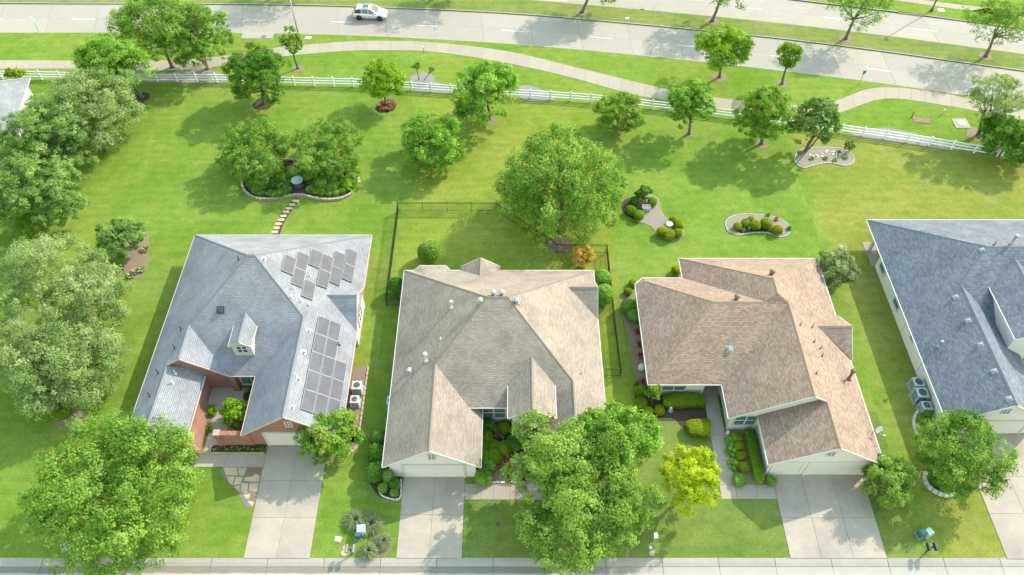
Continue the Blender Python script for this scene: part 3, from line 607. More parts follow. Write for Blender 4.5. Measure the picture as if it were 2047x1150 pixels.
B_.vent(903, 616, 'flue', 'pvc', .95); B_.vent(852, 722, 'flue', 'pvc', 1.1); B_.vent(818, 741, 'box', 'galv', .9); B_.vent(881, 678, 'pipe', 'pvc', .6); B_.vent(1165, 746, 'pipe', 'pvc', .8)

# tan-roofed house
A0, A1, A2, K_, E_ = (23.18, 44.05, 6.835), (23.18, 42.4, 6.835), (24.206, 41.87, 6.18), (17.65, 41.9, 6.2), (22.156, 41.9, 6.2)
h_ = (12.6, 46.75, 3.125)
C_ = House('cream house with speckled tan shingle roof and three-car garage', (21, 38, 0), 'roof_c', 'cap_c', 'wall_c', 'trim',
  faces=[[(11.75, 46.85, Z), h_, K_, (11.75, 35.73, Z)], [(11.75, 46.85, Z), (12.5, 47.6, Z), h_], [(12.5, 47.6, Z), (16.35, 47.6, Z), E_, K_, h_],
         [(16.35, 50.08, Z), (29.8, 50.08, Z), A0], [(16.35, 50.08, Z), A0, A1, E_, (16.35, 47.6, Z)], [E_, A1, A2],
         [(29.8, 50.08, Z), A0, A1, A2, (24.206, 32.4, 6.18), (25.4, 32.4, 5.416), (25.4, 28.2, 5.416), (29.8, 28.2, Z)],
         [K_, E_, A2, (18.1, 35.73, Z), (11.75, 35.73, Z)], [A2, (24.206, 32.4, 6.18), (18.1, 32.4, Z), (18.1, 35.73, Z)],
         [(25.4, 32.9, 5.41), (25.4, 28.2, 5.41), (20.55, 28.2, Z), (20.55, 32.9, Z)],
         [(27.0, 40.6, 4.4), (30.0, 40.6, 4.4), (30.0, 43.1, Z)], [(27.0, 40.6, 4.4), (30.0, 40.6, 4.4), (30.0, 38.2, Z)]],
  caps=[(h_, K_), (K_, E_), (K_, (11.75, 35.73, Z)), ((16.35, 50.08, Z), A0), ((29.8, 50.08, Z), A0), (A0, A1), (A1, A2), (A2, (24.206, 32.4, 6.18)), ((25.4, 32.4, 5.416), (25.4, 28.2, 5.416)), ((27.0, 40.6, 4.4), (30.0, 40.6, 4.4))],
  eaves=[((11.7, 46.85, Z), (11.7, 35.7, Z)), ((11.7, 46.87, Z), (12.5, 47.65, Z)), ((12.5, 47.65, Z), (16.3, 47.65, Z)), ((16.3, 50.1, Z), (16.3, 47.65, Z)), ((16.3, 50.13, Z), (29.85, 50.13, Z)), ((29.85, 50.08, Z), (29.85, 43.1, Z)), ((29.85, 38.2, Z), (29.85, 28.2, Z)), ((11.7, 35.68, Z), (18.05, 35.68, Z)), ((18.05, 35.68, Z), (18.05, 32.4, Z)), ((20.5, 32.3, Z), (20.5, 28.2, Z))],
  rakes=[((18.1, 32.37, Z), (24.206, 32.37, 6.18)), ((24.206, 32.37, 6.18), (25.4, 32.37, 5.44)), ((20.55, 28.17, Z), (25.4, 28.17, 5.41)), ((25.4, 28.17, 5.41), (29.8, 28.17, Z)), ((30.03, 43.1, Z), (30.03, 40.6, 4.4)), ((30.03, 40.6, 4.4), (30.03, 38.2, Z))],
  walls=[([(12.2, 36.2), (16.9, 36.2), (16.9, 37.6), (18.5, 37.6), (18.5, 32.75), (20.95, 32.75), (20.95, 28.6), (29.4, 28.6), (29.4, 49.7), (16.8, 49.7), (16.8, 47.2), (12.2, 47.2)], 0, 2.5, 'wall_c')],
  gables=[([(18.5, 32.75, 2.45), (27.0, 32.75, 2.45), (27.0, 32.75, 4.2), (24.206, 32.75, 5.95)], 'wall_c'), ([(20.95, 28.6, 2.5), (29.4, 28.6, 2.5), (25.4, 28.6, 5.15)], 'wall_c'), ([(29.5, 42.9, 2.5), (29.5, 38.4, 2.5), (29.5, 40.6, 4.2)], 'wall_c')])
C_.window((14.2, 36.19, 1.6), 2.1, 1.5, mull=1, rails=1); C_.window((19.75, 32.74, 1.7), 1.9, 1.6, mull=1, rails=1); C_.window((18.49, 34.3, 1.5), 1.2, 1.3, n=(-1, 0, 0), mull=0, glass='glass_d')
C_.garage(21.35, 23.6, 28.6, 2.15, 'gdoor_c', 'wall_c'); C_.garage(24.2, 29.0, 28.6, 2.15, 'gdoor_c', 'wall_c'); C_.window((25.25, 28.53, 3.85), .6, .6, mull=1, rails=1, glass='glass_d')
MB().box((17.7, 37.56, 1.05), (.95, .06, 2.1)).build('door', 'brown_metal', C_.t)
for x, y in ((1542, 549), (1471.7, 599)): C_.vent(x, y, 'turbine', 'brown_metal')
for x, y in ((1458.8, 698),): C_.vent(x, y, 'box', 'galv', .85)
for x, y in ((1599.7, 650), (1626.8, 684), (1643.5, 712), (1632, 747), (1623.5, 655), (1640, 697)): C_.vent(x, y, 'pipe', 'brown_metal', .7)
C_.vent(1696, 758, 'flue', 'brown_metal', 1.3)

# slate-roofed house at the right edge
D_ = House('ivory house with slate-blue shingle roof and a broad roof dormer, cut by the frame', (45, 43, 0), 'roof_d', 'cap_d', 'wall_d', 'trim',
  faces=[[(36.2, 55.3, Z), (43.28, 47.5, 7.2), (40.585, 44.53, 5.45), (40.585, 32, 5.45), (36.2, 32, Z)], [(36.2, 55.3, Z), (62, 55.3, Z), (62, 47.5, 7.2), (43.28, 47.5, 7.2)],
         [(43.28, 47.5, 7.2), (62, 47.5, 7.2), (62, 39.7, Z), (44.97, 39.7, Z), (40.585, 44.53, 5.45)], [(40.585, 44.53, 5.45), (44.97, 39.7, Z), (44.97, 32, Z), (40.585, 32, 5.45)],
         [(45.6, 46.65, 6.71), (45.6, 38.5, 6.71), (43.15, 38.5, 5.35), (43.15, 44.36, 5.35)], [(45.6, 46.65, 6.71), (45.6, 38.5, 6.71), (48.05, 38.5, 5.35), (48.05, 44.36, 5.35)]],
  caps=[((36.2, 55.3, Z), (43.28, 47.5, 7.2)), ((43.28, 47.5, 7.2), (62, 47.5, 7.2)), ((43.28, 47.5, 7.2), (40.585, 44.53, 5.45)), ((40.585, 44.53, 5.45), (40.585, 32, 5.45)), ((45.6, 46.6, 6.71), (45.6, 38.5, 6.71))],
  eaves=[((36.15, 55.35, Z), (36.15, 32, Z)), ((36.15, 55.35, Z), (62, 55.35, Z)), ((45.02, 39.7, Z), (45.02, 32, Z)), ((43.1, 44.3, 5.35), (43.1, 38.5, 5.35)), ((45, 39.65, Z), (62, 39.65, Z))],
  rakes=[((36.2, 31.97, Z), (40.585, 31.97, 5.45)), ((40.585, 31.97, 5.45), (44.97, 31.97, Z)), ((43.15, 38.47, 5.35), (45.6, 38.47, 6.71)), ((45.6, 38.47, 6.71), (48.05, 38.47, 5.35))],
  walls=[([(36.75, 32.4), (44.5, 32.4), (44.5, 40.1), (60, 40.1), (60, 54.9), (39.6, 54.9), (39.6, 51.3), (36.75, 51.3)], 0, 2.5, 'wall_d'), ([(43.4, 38.8), (47.8, 38.8), (47.8, 45), (43.4, 45)], 2.52, 5.33, 'wall_d')],
  gables=[([(36.75, 32.4, 2.5), (44.5, 32.4, 2.5), (40.585, 32.4, 5.2)], 'wall_d'), ([(43.4, 38.8, 5.3), (47.8, 38.8, 5.3), (45.6, 38.8, 6.5)], 'wall_d')])
for y, wd, z in ((50.0, 1.3, 1.45), (45.6, 1.3, 1.45), (41.3, .7, 1.7)): D_.window((36.74, y, z), wd, 1.3 if wd > 1 else .8, n=(-1, 0, 0), mull=0, rails=1)
D_.garage(38.6, 43.4, 32.4, 2.15); D_.window((40.6, 32.33, 3.9), .6, .6, glass='glass_d')
MB().box((36.75, 53.4, 1.25), (.3, .3, 2.5)).build('porch_post', 'trim', D_.t)
for y in (43.05, 38.6): MB().box((36.735, y, 1.25), (.02, .06, 2.5)).build('wall_joint', 'trim_tan', D_.t)
for x, y in ((1964, 500), (1911, 594), (1935.6, 641), (1960, 689), (1988, 742), (2017, 797)): D_.vent(x, y, 'box', 'galv', .7)
D_.vent(2020, 489, 'flue', 'galv', 1.2); D_.vent(1875, 694, 'flue', 'galv', .9); D_.vent(1987, 490, 'pipe', 'dark_metal', .8)

# corner of a house behind the trees at the far left
ca, sa = math.cos(math.radians(11)), math.sin(math.radians(11))
def rt(x, y, z): return (-58.5+x*ca-y*sa, 79.2+x*sa+y*ca, z)
House('house corner with pale grey roof behind the trees at the far left edge', (-66, 70, 0), 'roof_a', 'cap_a', 'wall_b', 'trim',
  faces=[[rt(-18, 0, Z), rt(0, 0, Z), rt(-7, -7, 6.2), rt(-11, -7, 6.2)], [rt(0, 0, Z), rt(0, -17, Z), rt(-7, -10, 6.2), rt(-7, -7, 6.2)], [rt(0, -17, Z), rt(-18, -17, Z), rt(-11, -10, 6.2), rt(-7, -10, 6.2)], [rt(-18, -17, Z), rt(-18, 0, Z), rt(-11, -7, 6.2), rt(-11, -10, 6.2)], [rt(-7, -7, 6.2), rt(-11, -7, 6.2), rt(-11, -10, 6.2), rt(-7, -10, 6.2)]],
  caps=[(rt(0, 0, Z), rt(-7, -7, 6.2))], eaves=[(rt(-18, .05, Z), rt(0, .05, Z)), (rt(.05, 0, Z), rt(.05, -17, Z))], rakes=[],
  walls=[([rt(-17.5, -16.5, 0)[:2], rt(-.5, -16.5, 0)[:2], rt(-.5, -.5, 0)[:2], rt(-17.5, -.5, 0)[:2]], 0, 2.5, 'wall_b')])

# ------------------------------------------------------------------ vegetation
def unit(v): return v/np.maximum(np.linalg.norm(v, axis=-1, keepdims=True), 1e-9)
def mesh_np(name, V, F4, tint, m, parent, F3=None):
    me = bpy.data.meshes.new(name); nv = len(V); n4 = len(F4); n3 = 0 if F3 is None else len(F3)
    me.vertices.add(nv); me.vertices.foreach_set('co', V.astype(np.float32).ravel())
    loops = F4.ravel() if n3 == 0 else np.concatenate([F4.ravel(), F3.ravel()])
    me.loops.add(len(loops)); me.loops.foreach_set('vertex_index', loops.astype(np.int32))
    me.polygons.add(n4+n3); st = np.concatenate([np.arange(n4)*4, n4*4+np.arange(n3)*3]); me.polygons.foreach_set('loop_start', st.astype(np.int32))
    me.update(calc_edges=True)
    a = me.attributes.new('tint', 'FLOAT', 'POINT'); a.data.foreach_set('value', tint.astype(np.float32))
    me.materials.append(m); o = link(bpy.data.objects.new(name, me))
    if parent is not None: adopt(o, parent)
    return o
def leaves(rng, p, n, size, tint, asp=.5, droop=0.):
    """each leaf spray is a folded diamond"""
    N = len(p); r = rng.normal(size=(N, 3)); r[:, 2] -= droop*2
    t = unit(np.cross(np.cross(n, r), n)); b = np.cross(n, t)
    s = size*rng.uniform(.65, 1.35, N)[:, None]; fold = n*s*rng.uniform(-.12, .2, N)[:, None]
    V = np.stack([p-t*s*.5, p+b*s*asp*.5+fold, p+t*s*.5, p-b*s*asp*.5+fold], 1).reshape(-1, 3)
    return V, np.arange(N*4).reshape(N, 4), np.repeat(tint, 4)
KIND = { # leaf colour, leaf size, clump radius ratio, leaf density, clump count, droop
 'oak': ('oak', 0.172, .21, 1.0, 95, .3), 'olive': ('olive', 0.166, .25, 1.5, 70, .4), 'maple': ('maple', 0.179, .22, 1.31, 80, .2), 'deep': ('deep', 0.149, .22, 1.38, 80, .1),
 'blue': ('blue', 0.164, .19, 1.25, 95, .2), 'pale': ('pale', 0.155, .22, 1.15, 90, .4), 'lime': ('lime', 0.149, .25, 1.25, 50, .2), 'yellow': ('yellow', 0.127, .22, .75, 70, .5), 'myrtle': ('myrtle', 0.127, .24, 1.38, 70, 0.),
 'silver': ('silver', 0.127, .25, 1.1, 60, .1), 'droopy': ('elm', 0.187, .18, 1.1, 110, .9), 'airy': ('oak', 0.149, .22, .4, 55, .2), 'airypale': ('pale', 0.127, .21, .5, 70, .2), 'sapling': ('olive', 0.127, .3, .7, 26, .1), 'orange': ('orange', 0.105, .3, 1.0, 30, 0.), 'weep': ('olive', 0.149, .26, 1.1, 50, 1.2), 'limeblue': ('oak', 0.149, .2, .85, 80, .2)}
DENS = 1.72
def tree(name, label, crown, rpx, kind, base=None, hc=None, seed=1, group=None, cat='tree', trunks=1, bark='bark', rzk=None, leafk=None, up=.15, lobes=()):
    rng = np.random.default_rng(seed*7919+13); R = random.Random(seed)
    if base is not None:
        b = G(*base); hs = np.arange(.6, 14, .05); yy = [P((b.x, b.y, h))[1] for h in hs]
        hc = float(hs[int(np.argmin(np.abs(np.array(yy)-crown[1])))])
        c = G(*crown, hc)
    else:
        c = G(*crown, hc); b = Vector((c.x, c.y, 0))
    s = P(c)[2]; r = rpx[0]/s; dep = math.atan2(CAM_H-c.z, math.hypot(c.x, c.y))
    q = (rpx[1]/s)**2-(r*math.sin(dep))**2; rz = math.sqrt(max(q, 0))/math.cos(dep)
    rz = min(max(rz, .62*r), 1.25*r) if rzk is None else rzk*r
    rz = min(rz, c.z-.15)
    ry = min(max(math.sqrt(max((rpx[1]/s)**2-(rz*math.cos(dep))**2, .0))/math.sin(dep), .7*r), 1.15*r)
    col, ls, cr, dn, ncl, droop = KIND[kind]
    if leafk: ls *= leafk
    c_ = np.array(c); t = thing(name, label, cat, (b.x, b.y, 0), group)
    ncl = int(ncl*min(1.7, max(.3, r/3.0)**.8))+8; cr = cr*max(.8, min(1.3, (3./max(r, .6))**.25))
    nf = np.arange(ncl)+.5; zz = 1-1.78*nf/ncl; th_ = nf*2.39996+rng.random()*6; d = np.stack([np.sqrt(np.maximum(0, 1-zz*zz))*np.cos(th_), np.sqrt(np.maximum(0, 1-zz*zz))*np.sin(th_), zz], 1)+rng.normal(size=(ncl, 3))*.3; d = unit(d)
    d[:, 2] = np.where((d[:, 2] < -.35) & (rng.random(ncl) < .2), -d[:, 2], d[:, 2]); d[:, 2] += up*.5; d = unit(d)
    rad = np.where(rng.random(ncl) < .74, rng.uniform(.74, 1.04, ncl), rng.uniform(.2, .7, ncl))[:, None]
    ax = np.array([r, ry, rz]); cc = c_+d*rad*ax*(1-cr*.62); crad = r*cr*rng.uniform(.6, 1.3, ncl)
    if lobes:      # side masses of the crown
        w_ = np.array([r*r]+[(q[2]/s)**2 for q in lobes]); who = rng.choice(len(w_), ncl, p=w_/w_.sum())
        for i, q in enumerate(lobes):
            lc = np.array(G(q[0], q[1], q[3])); lr = q[2]/s; mk = who == i+1; cc[mk] = lc+d[mk]*rad[mk]*np.array([lr, lr, lr*.85])*(1-cr*.5); crad[mk] *= .85
    area = 4*math.pi*((r*ry)**.8+2*(r*rz)**.8)/3 if r > 1 else 4*math.pi*r*r
    n = int(min(95000, max(1500, area*dn*DENS*3.1/(ls*ls*.25)*.32)))
    # boughs carry sprigs, sprigs carry leaves
    pr = crad**2; ns = max(60, int(ncl*9)); kb = rng.choice(ncl, ns, p=pr/pr.sum())
    db = unit(rng.normal(size=(ns, 3))+.5*d[kb]+np.array([0, 0, .22])); sq = np.array([1, 1, .8]) if droop < .8 else np.array([.85, .85, 1.2])
    sp_ = cc[kb]+db*(crad[kb]*(.35+.72*np.sqrt(rng.random(ns))))[:, None]*sq; srad = crad[kb]*rng.uniform(.22, .5, ns)
    ps = srad**1.6; k = rng.choice(ns, n, p=ps/ps.sum()); dd = unit(rng.normal(size=(n, 3)))
    ln = np.array([1., 1., .62 if droop < .8 else 1.5]); p = sp_[k]+dd*(srad[k]*rng.random(n)**.45*1.15)[:, None]*ln; p[:, 2] = np.maximum(p[:, 2], .06)
    nn = unit(dd*.45+db[k]*.5+np.array([.05, .04, .5])+rng.normal(size=(n, 3))*.38)
    tint = np.clip(.47+(rng.random(ncl)[kb[k]]-.5)*.5+(rng.random(ns)[k]-.5)*.6+(rng.random(n)-.5)*.3, 0, 1)
    V, F, T = leaves(rng, p, nn, ls, tint, .78, droop); mesh_np('crown', V, F, T, leaf(col), t)
    # trunk and limbs reaching the clumps
    m = MB(); th = max(.05, .026*(c.z+rz)); fork = Vector((b.x, b.y, 0)).lerp(c, .62) if c.z > 1.2 else Vector((b.x, b.y, .15))
    for j in range(trunks):
        o = Vector((R.uniform(-.12, .12), R.uniform(-.12, .12), 0))*(trunks > 1)
        f2 = fork+Vector((R.uniform(-1, 1), R.uniform(-1, 1), R.uniform(-.1, .3)))*(.28*r if trunks > 1 else .03*r)
        mid = (b+o).lerp(f2, .5)+Vector((R.uniform(-.06, .06), R.uniform(-.06, .06), 0))*c.z*.5
        kk = 1 if trunks == 1 else .6
        m.tube([b+o+Vector((0, 0, -.06)), (b+o).lerp(mid, .25), mid, f2], [th*1.5*kk, th*1.05*kk, th*.85*kk, th*.7*kk], 8)
        for i in range(max(3, int(9/trunks))):
            q_ = Vector(cc[R.randrange(ncl)]); st = mid.lerp(f2, R.uniform(.55, 1.)); mm = st.lerp(q_, .5)+Vector((0, 0, -.06*r))
            m.tube([st, mm, q_], [th*.5*kk, th*.3*kk, th*.08], 5)
    m.build('trunk', bark, t); return t, b
def shrub(name, label, c, rx, kind='box', h=None, p=2., seed=1, group=None, cat='shrub', ry=None, rz_=0., ls=.09, world=None, dens=1., parent=None, zb=0.):
    """clipped or bushy shrub: a dense skin of small leaves over a leafy core; c in picture, sizes in metres"""
    rng = np.random.default_rng(seed*31+7); ry = ry or rx; h = h or rx*1.6; hz = h/2
    g = Vector((world[0], world[1], 0)) if world else G(*c, hz); g.z = zb
    ax = np.array([rx, ry, hz]); area = 4*math.pi*(((rx*ry)**1.6+(rx*hz)**1.6+(ry*hz)**1.6)/3)**(1/1.6)*(1.25 if p > 2.5 else 1)
    n = int(min(9000, max(300, area*1.9*dens/(ls*ls*.3))))
    def surf(d): return d/(np.abs(d)**p).sum(1, keepdims=True)**(1/p)
    d = unit(rng.normal(size=(n, 3))); d[:, 2] = np.where(d[:, 2] < -.55, -d[:, 2], d[:, 2])
    lob = rng.normal(size=(9, 3)); lob = unit(lob); bumpf = 1+.05*np.cos(4*(d@lob.T)).sum(1)/3
    q = surf(d)*ax; out = unit(d/ax); pp = q*(bumpf*rng.uniform(.86, 1.05, n))[:, None]+np.array([g.x, g.y, g.z+hz])
    ca_, sa_ = math.cos(rz_), math.sin(rz_)
    def rot(v): return np.stack([v[:, 0]*ca_-v[:, 1]*sa_, v[:, 0]*sa_+v[:, 1]*ca_, v[:, 2]], 1)
    o3 = np.array([g.x, g.y, 0.]); pp = rot(pp-o3)+o3; pp[:, 2] = np.maximum(pp[:, 2], .03+zb)
    nn = unit(rot(out)+rng.normal(size=(n, 3))*.45+np.array([0, 0, .2]))
    tint = np.clip(.5+.3*np.cos(3*(d@lob[:4].T)).sum(1)/4+(rng.random(n)-.5)*.6, 0, 1)
    V, F, T = leaves(rng, pp, nn, ls, tint, .6)
    nu, nv = 16, 8; U, W = np.meshgrid(np.arange(nu)/nu*2*math.pi, (np.arange(nv+1)/nv-.5)*math.pi); cd = np.stack([np.cos(W)*np.cos(U), np.cos(W)*np.sin(U), np.sin(W)], -1).reshape(-1, 3)
    cv = rot(surf(cd)*ax*.86)+np.array([g.x, g.y, g.z+hz]); cv[:, 2] = np.maximum(cv[:, 2], zb-.02)
    cf = np.array([[j*nu+i, j*nu+(i+1) % nu, (j+1)*nu+(i+1) % nu, (j+1)*nu+i] for j in range(nv) for i in range(nu)])+len(V)
    V = np.concatenate([V, cv]); F = np.concatenate([F, cf]); T = np.concatenate([T, np.full(len(cv), .1)])
    o = mesh_np(name, V, F, T, leaf(kind), parent)
    if parent is None: tag(o, label, cat, group)
    return o
def plant(name, label, c, r, kind='oak', h=None, seed=1, group=None, cat='plant', n=60, ls=.16, blade=False, world=None):
    """loose leafy plant or grass tuft: leaves on arching stems from one root"""
    rng = np.random.default_rng(seed*17+3); g = Vector((*world, 0)) if world else G(*c); h = h or r
    V = []; F = []; T = []
    for i in range(n):
        a = rng.uniform(0, 2*math.pi); out = np.array([math.cos(a), math.sin(a), 0]); rr = r*rng.uniform(.35, 1.05); hh = h*rng.uniform(.5, 1.1)*(1.1-.5*rr/r); base = np.array([g.x, g.y, .02])+out*r*.15*rng.random()
        side = np.array([-out[1], out[0], 0]); ti = rng.random()
        w_ = (.014 if blade else ls*.5)*rng.uniform(.7, 1.3); pts = []
        for s_ in (0, .45, .8, 1.): pts.append(base+out*rr*s_+np.array([0, 0, hh*math.sin(min(1, s_*1.05)*math.pi*(.75 if blade else .55))]))
        ws = (w_, w_*1.1, w_*.8, .004) if blade else (.006, w_*.8, w_*1.2, .01); b0 = len(V)
        for q, ww in zip(pts, ws): V += [q-side*ww, q+side*ww]; T += [ti, ti]
        F += [[b0+2*j, b0+2*j+1, b0+2*j+3, b0+2*j+2] for j in range(3)]
    o = mesh_np(name, np.array(V), np.array(F), np.array(T), leaf(kind), None); return tag(o, label, cat, group)
def rocks(c, spread, n, m, label, seed=1, size=.2):
    R = random.Random(seed); g = G(*c)
    for i in range(n):
        bm = bmesh.new(); bmesh.ops.create_icosphere(bm, subdivisions=1, radius=size*R.uniform(.6, 1.3))
        for v in bm.verts: v.co *= R.uniform(.75, 1.2); v.co.z *= .65
        me = bpy.data.meshes.new('rock'); bm.to_mesh(me); bm.free(); me.materials.append(M[m]); o = link(bpy.data.objects.new('rock', me))
        o.location = (g.x+R.uniform(-1, 1)*spread[0], g.y+R.uniform(-1, 1)*spread[1], size*.4); tag(o, label, 'rock', label)

# --- trees
T = tree
T('shade_tree', 'largest bushy oak on the front lawn at the bottom left corner', (236, 985), (172, 158), 'oak', hc=5.2, seed=1)
T('shade_tree', 'big olive-green tree with billowing clumps before the middle house front', (1156, 992), (136, 146), 'olive', hc=5.0, seed=2, up=.25, lobes=((1105, 880, 70, 5.8), (1245, 1010, 64, 4.8), (1080, 945, 64, 5.0), (1130, 1085, 66, 4.2)))
T('shade_tree', 'bright green maple tucked behind the big olive-green front tree', (1232, 876), (84, 76), 'maple', hc=5.6, seed=3)
T('ornamental_tree', 'bright yellow small tree on the front lawn beside the long walk', (1378, 960), (60, 70), 'yellow', base=(1362, 1000), seed=4, hc=None)
T('ornamental_tree', 'round dark-and-lime tree beside the left driveway, within curved edging', (658, 872), (58, 56), 'myrtle', hc=2.3, seed=5, leafk=1.2)
T('ornamental_tree', 'pale green spreading tree in white stone ring beside the right driveway', (1922, 905), (98, 78), 'limeblue', hc=3.4, seed=7, trunks=3)
T('ornamental_tree', 'feathery weeping lime-green shrub tree at the corner of the three-car garage', (1777, 965), (50, 52), 'weep', hc=1.8, seed=8, leafk=.9)
T('shade_tree', 'large pale olive tree on the left edge beside the brick house', (88, 600), (148, 136), 'pale', hc=5., seed=9, leafk=.9, lobes=((185, 585, 78, 4.2), (70, 705, 95, 4.2), (190, 660, 70, 3.6)))
T('shade_tree', 'pale tree with low lime skirt, nearer of the two pale ones on the left', (128, 735), (118, 92), 'pale', hc=3.6, seed=10, leafk=.9)
T('shade_tree', 'dense blue-green tree at left edge above the pale olive tree', (66, 388), (92, 80), 'blue', hc=4., seed=11)
T('shade_tree', 'green tree overlapping the dense blue-green one at the left edge', (92, 292), (92, 80), 'blue', hc=4.0, seed=12, leafk=.9)
T('shade_tree', 'grey-green rounded tree below the white fence on the left', (168, 222), (104, 86), 'pale', hc=3.8, seed=13)
T('shade_tree', 'lime leaning tree with bare trunk in a mulch ring near the white fence', (226, 122), (76, 52), 'maple', base=(284, 195), seed=14, leafk=.95)
T('shade_tree', 'tall tree over the road edge, crown cut by the frame top on the left', (312, 52), (86, 58), 'oak', hc=6., seed=15)
T('shade_tree', 'airy multi-stemmed tree by the curved footpath on the left', (402, 72), (64, 66), 'limeblue', base=(417, 138), seed=16, trunks=4, bark='bark_pale')
T('shade_tree', 'round deep green tree in a dark mulch ring below the white fence', (517, 155), (62, 60), 'deep', base=(527, 208), seed=17)
T('ornamental_tree', 'lime-topped tree with bronze plants around its foot by the white fence', (765, 165), (50, 36), 'lime', base=(772, 211), seed=18)
T('shade_tree', 'bright green round tree overlapping the middle of the white fence', (970, 181), (68, 62), 'maple', base=(978, 240), seed=19)
T('shade_tree', 'yellow-green round tree, left of the pair in the stone-edged bed', (506, 300), (74, 66), 'oak', hc=2.6, seed=20, leafk=.85)
T('shade_tree', 'cooler green round tree, right of the pair in the stone-edged bed', (647, 298), (76, 66), 'limeblue', hc=2.6, seed=21, leafk=.95)
T('shade_tree', 'light green bushy tree leaning right on the lot line behind the middle house', (868, 283), (68, 62), 'maple', hc=2.8, seed=22)
T('shade_tree', 'large drooping-leaved tree at the angled corner of the black fence', (1124, 374), (128, 112), 'droopy', hc=4.6, seed=23)
T('ornamental_tree', 'flat-topped reddish-green myrtle before the white fence', (1233, 224), (52, 38), 'myrtle', base=(1236, 260), seed=24)
T('ornamental_tree', 'light green globe-headed tree with grey trunk before the white fence', (1380, 212), (48, 48), 'maple', base=(1377, 268), seed=25, leafk=.9)
T('ornamental_tree', 'dark reddish-green myrtle tree right of the globe-headed tree', (1531, 233), (60, 58), 'myrtle', base=(1522, 288), seed=26)
T('ornamental_tree', 'upright feathery tree growing from the rock bed by the fence', (1632, 245), (45, 56), 'blue', base=(1610, 304), seed=27, trunks=3, leafk=.75)
T('verge_tree', 'lime-green tree on the verge right of the footpath bend', (1447, 92), (56, 42), 'lime', base=(1438, 155), seed=28)
T('verge_tree', 'small slim young tree with round head near the road, right of the lime-green tree', (1578, 108), (24, 26), 'lime', base=(1563, 168), seed=29, leafk=.8)
T('verge_tree', 'young sparse tree beside the tall street lamp', (580, 82), (23, 32), 'sapling', base=(596, 137), seed=30)
T('verge_tree', 'vase-shaped airy tree on the verge near the right end of the fence', (1990, 192), (56, 46), 'airypale', base=(1955, 270), seed=31, trunks=4, leafk=1.)
T('shade_tree', 'dark green tree at the right edge hiding the end of the fence', (2018, 278), (58, 62), 'deep', hc=2.6, seed=32)
for i, (bx, by, lab) in enumerate(((1163, 25, 'median tree of which only trunk and shadow show, at the top centre'), (1423, 43, 'median tree with crown cut by the frame top, left of two full crowns'), (1690, 78, 'median tree with broad crown over the far road'), (1970, 113, 'median tree at the top right corner'))):
    T('median_tree', lab, (bx+32, by-72), (70, 44), 'airy' if i else 'oak', base=(bx, by), seed=40+i, group='trees along the road median', leafk=1.1)
T('median_tree', 'median tree out of frame above the silver car, its shadow on the road', (905, -70), (68, 42), 'airy', base=(864, -2), seed=46, group='trees along the road median', leafk=1.2)
T('median_tree', 'median tree out of frame at top left, its shadow on the road', (585, -88), (70, 42), 'airy', base=(555, -15), seed=47, group='trees along the road median', leafk=1.2)
T('large_shrub', 'grey-green flowering tall shrub at the back corner of the tan-roofed house', (1668, 538), (40, 60), 'silver', hc=2.3, seed=50, cat='shrub')
shrub('large_shrub', 'small bushy yellow-green shrub tree inside the black fence', (858, 504), 1.2, 'myrtle', 2.5, 2, 51, None, 'shrub', ls=.17, dens=.9)
T('large_shrub', 'orange-tipped shrub inside the black fence by the house corner', (1168, 513), (22, 28), 'orange', hc=1.3, seed=52, cat='shrub')
T('large_shrub', 'small green tree in the mulched bed beside the pale trees on the left', (238, 478), (45, 46), 'blue', hc=2.2, seed=53, leafk=.8)
T('large_shrub', 'lime-yellow small tree in the brick courtyard', (470, 826), (29, 34), 'lime', hc=1.35, seed=54, leafk=.8)
T('large_shrub', 'small lime green tree in the bed under the cream house window', (1306, 783), (17, 22), 'lime', base=(1302, 806), seed=55, leafk=.65)
T('large_shrub', 'little round tree beside the rock bed near the fence', (1698, 291), (10, 10), 'blue', base=(1697, 303), seed=56, leafk=.6)
for i, (c, b, r) in enumerate((((832, 132), (838, 160), 9), ((863, 139), (848, 160), 6))):
    T('sapling', ('taller' if i == 0 else 'shorter')+' of two thin saplings leaning apart behind the white fence', c, (r, r*.7), 'sapling', base=b, seed=60+i, leafk=.7, group='saplings')
T('large_shrub', 'small round bush beside the far left house roof', (30, 147), (18, 12), 'lime', hc=1.5, seed=62, leafk=.8, cat='shrub')

# --- mulch rings under trees
for c, r, mm in (((284, 195), 1.0, 'mulch'), ((527, 208), 1.25, 'mulch'), ((772, 213), 1.3, 'mulch'), ((978, 240), .9, 'mulch_tan'), ((1377, 268), .6, 'mulch_tan'), ((1522, 288), .8, 'mulch_tan'), ((1236, 260), .8, 'mulch_tan'), ((1438, 155), .95, 'mulch_tan'), ((1563, 168), .75, 'mulch_tan'), ((596, 137), .75, 'mulch_tan'), ((1955, 270), 1.3, 'mulch_tan'), ((1163, 25), .9, 'mulch_tan'), ((1423, 43), .9, 'mulch_tan'), ((1690, 78), .9, 'mulch_tan'), ((1970, 113), .9, 'mulch_tan'), ((845, 161), 1.7, 'slate_gravel'), ((1120, 492), 1.2, 'mulch_tan')):
    disc_bed(c, r, mm)
for pts, mm in (([(1700, 266), (1760, 256), (1815, 264), (1870, 283), (1925, 300), (1880, 298), (1800, 286), (1730, 277)], 'slate_gravel'), ([(340, 146), (400, 138), (445, 148), (450, 165), (340, 166), (270, 163), (280, 150)], 'slate_gravel'), ([(1040, 172), (1075, 176), (1110, 199), (1045, 200)], 'slate_gravel'), ([(830, 167), (870, 163), (905, 180), (900, 187), (828, 181)], 'slate_gravel')):
    bed(pts, mm)
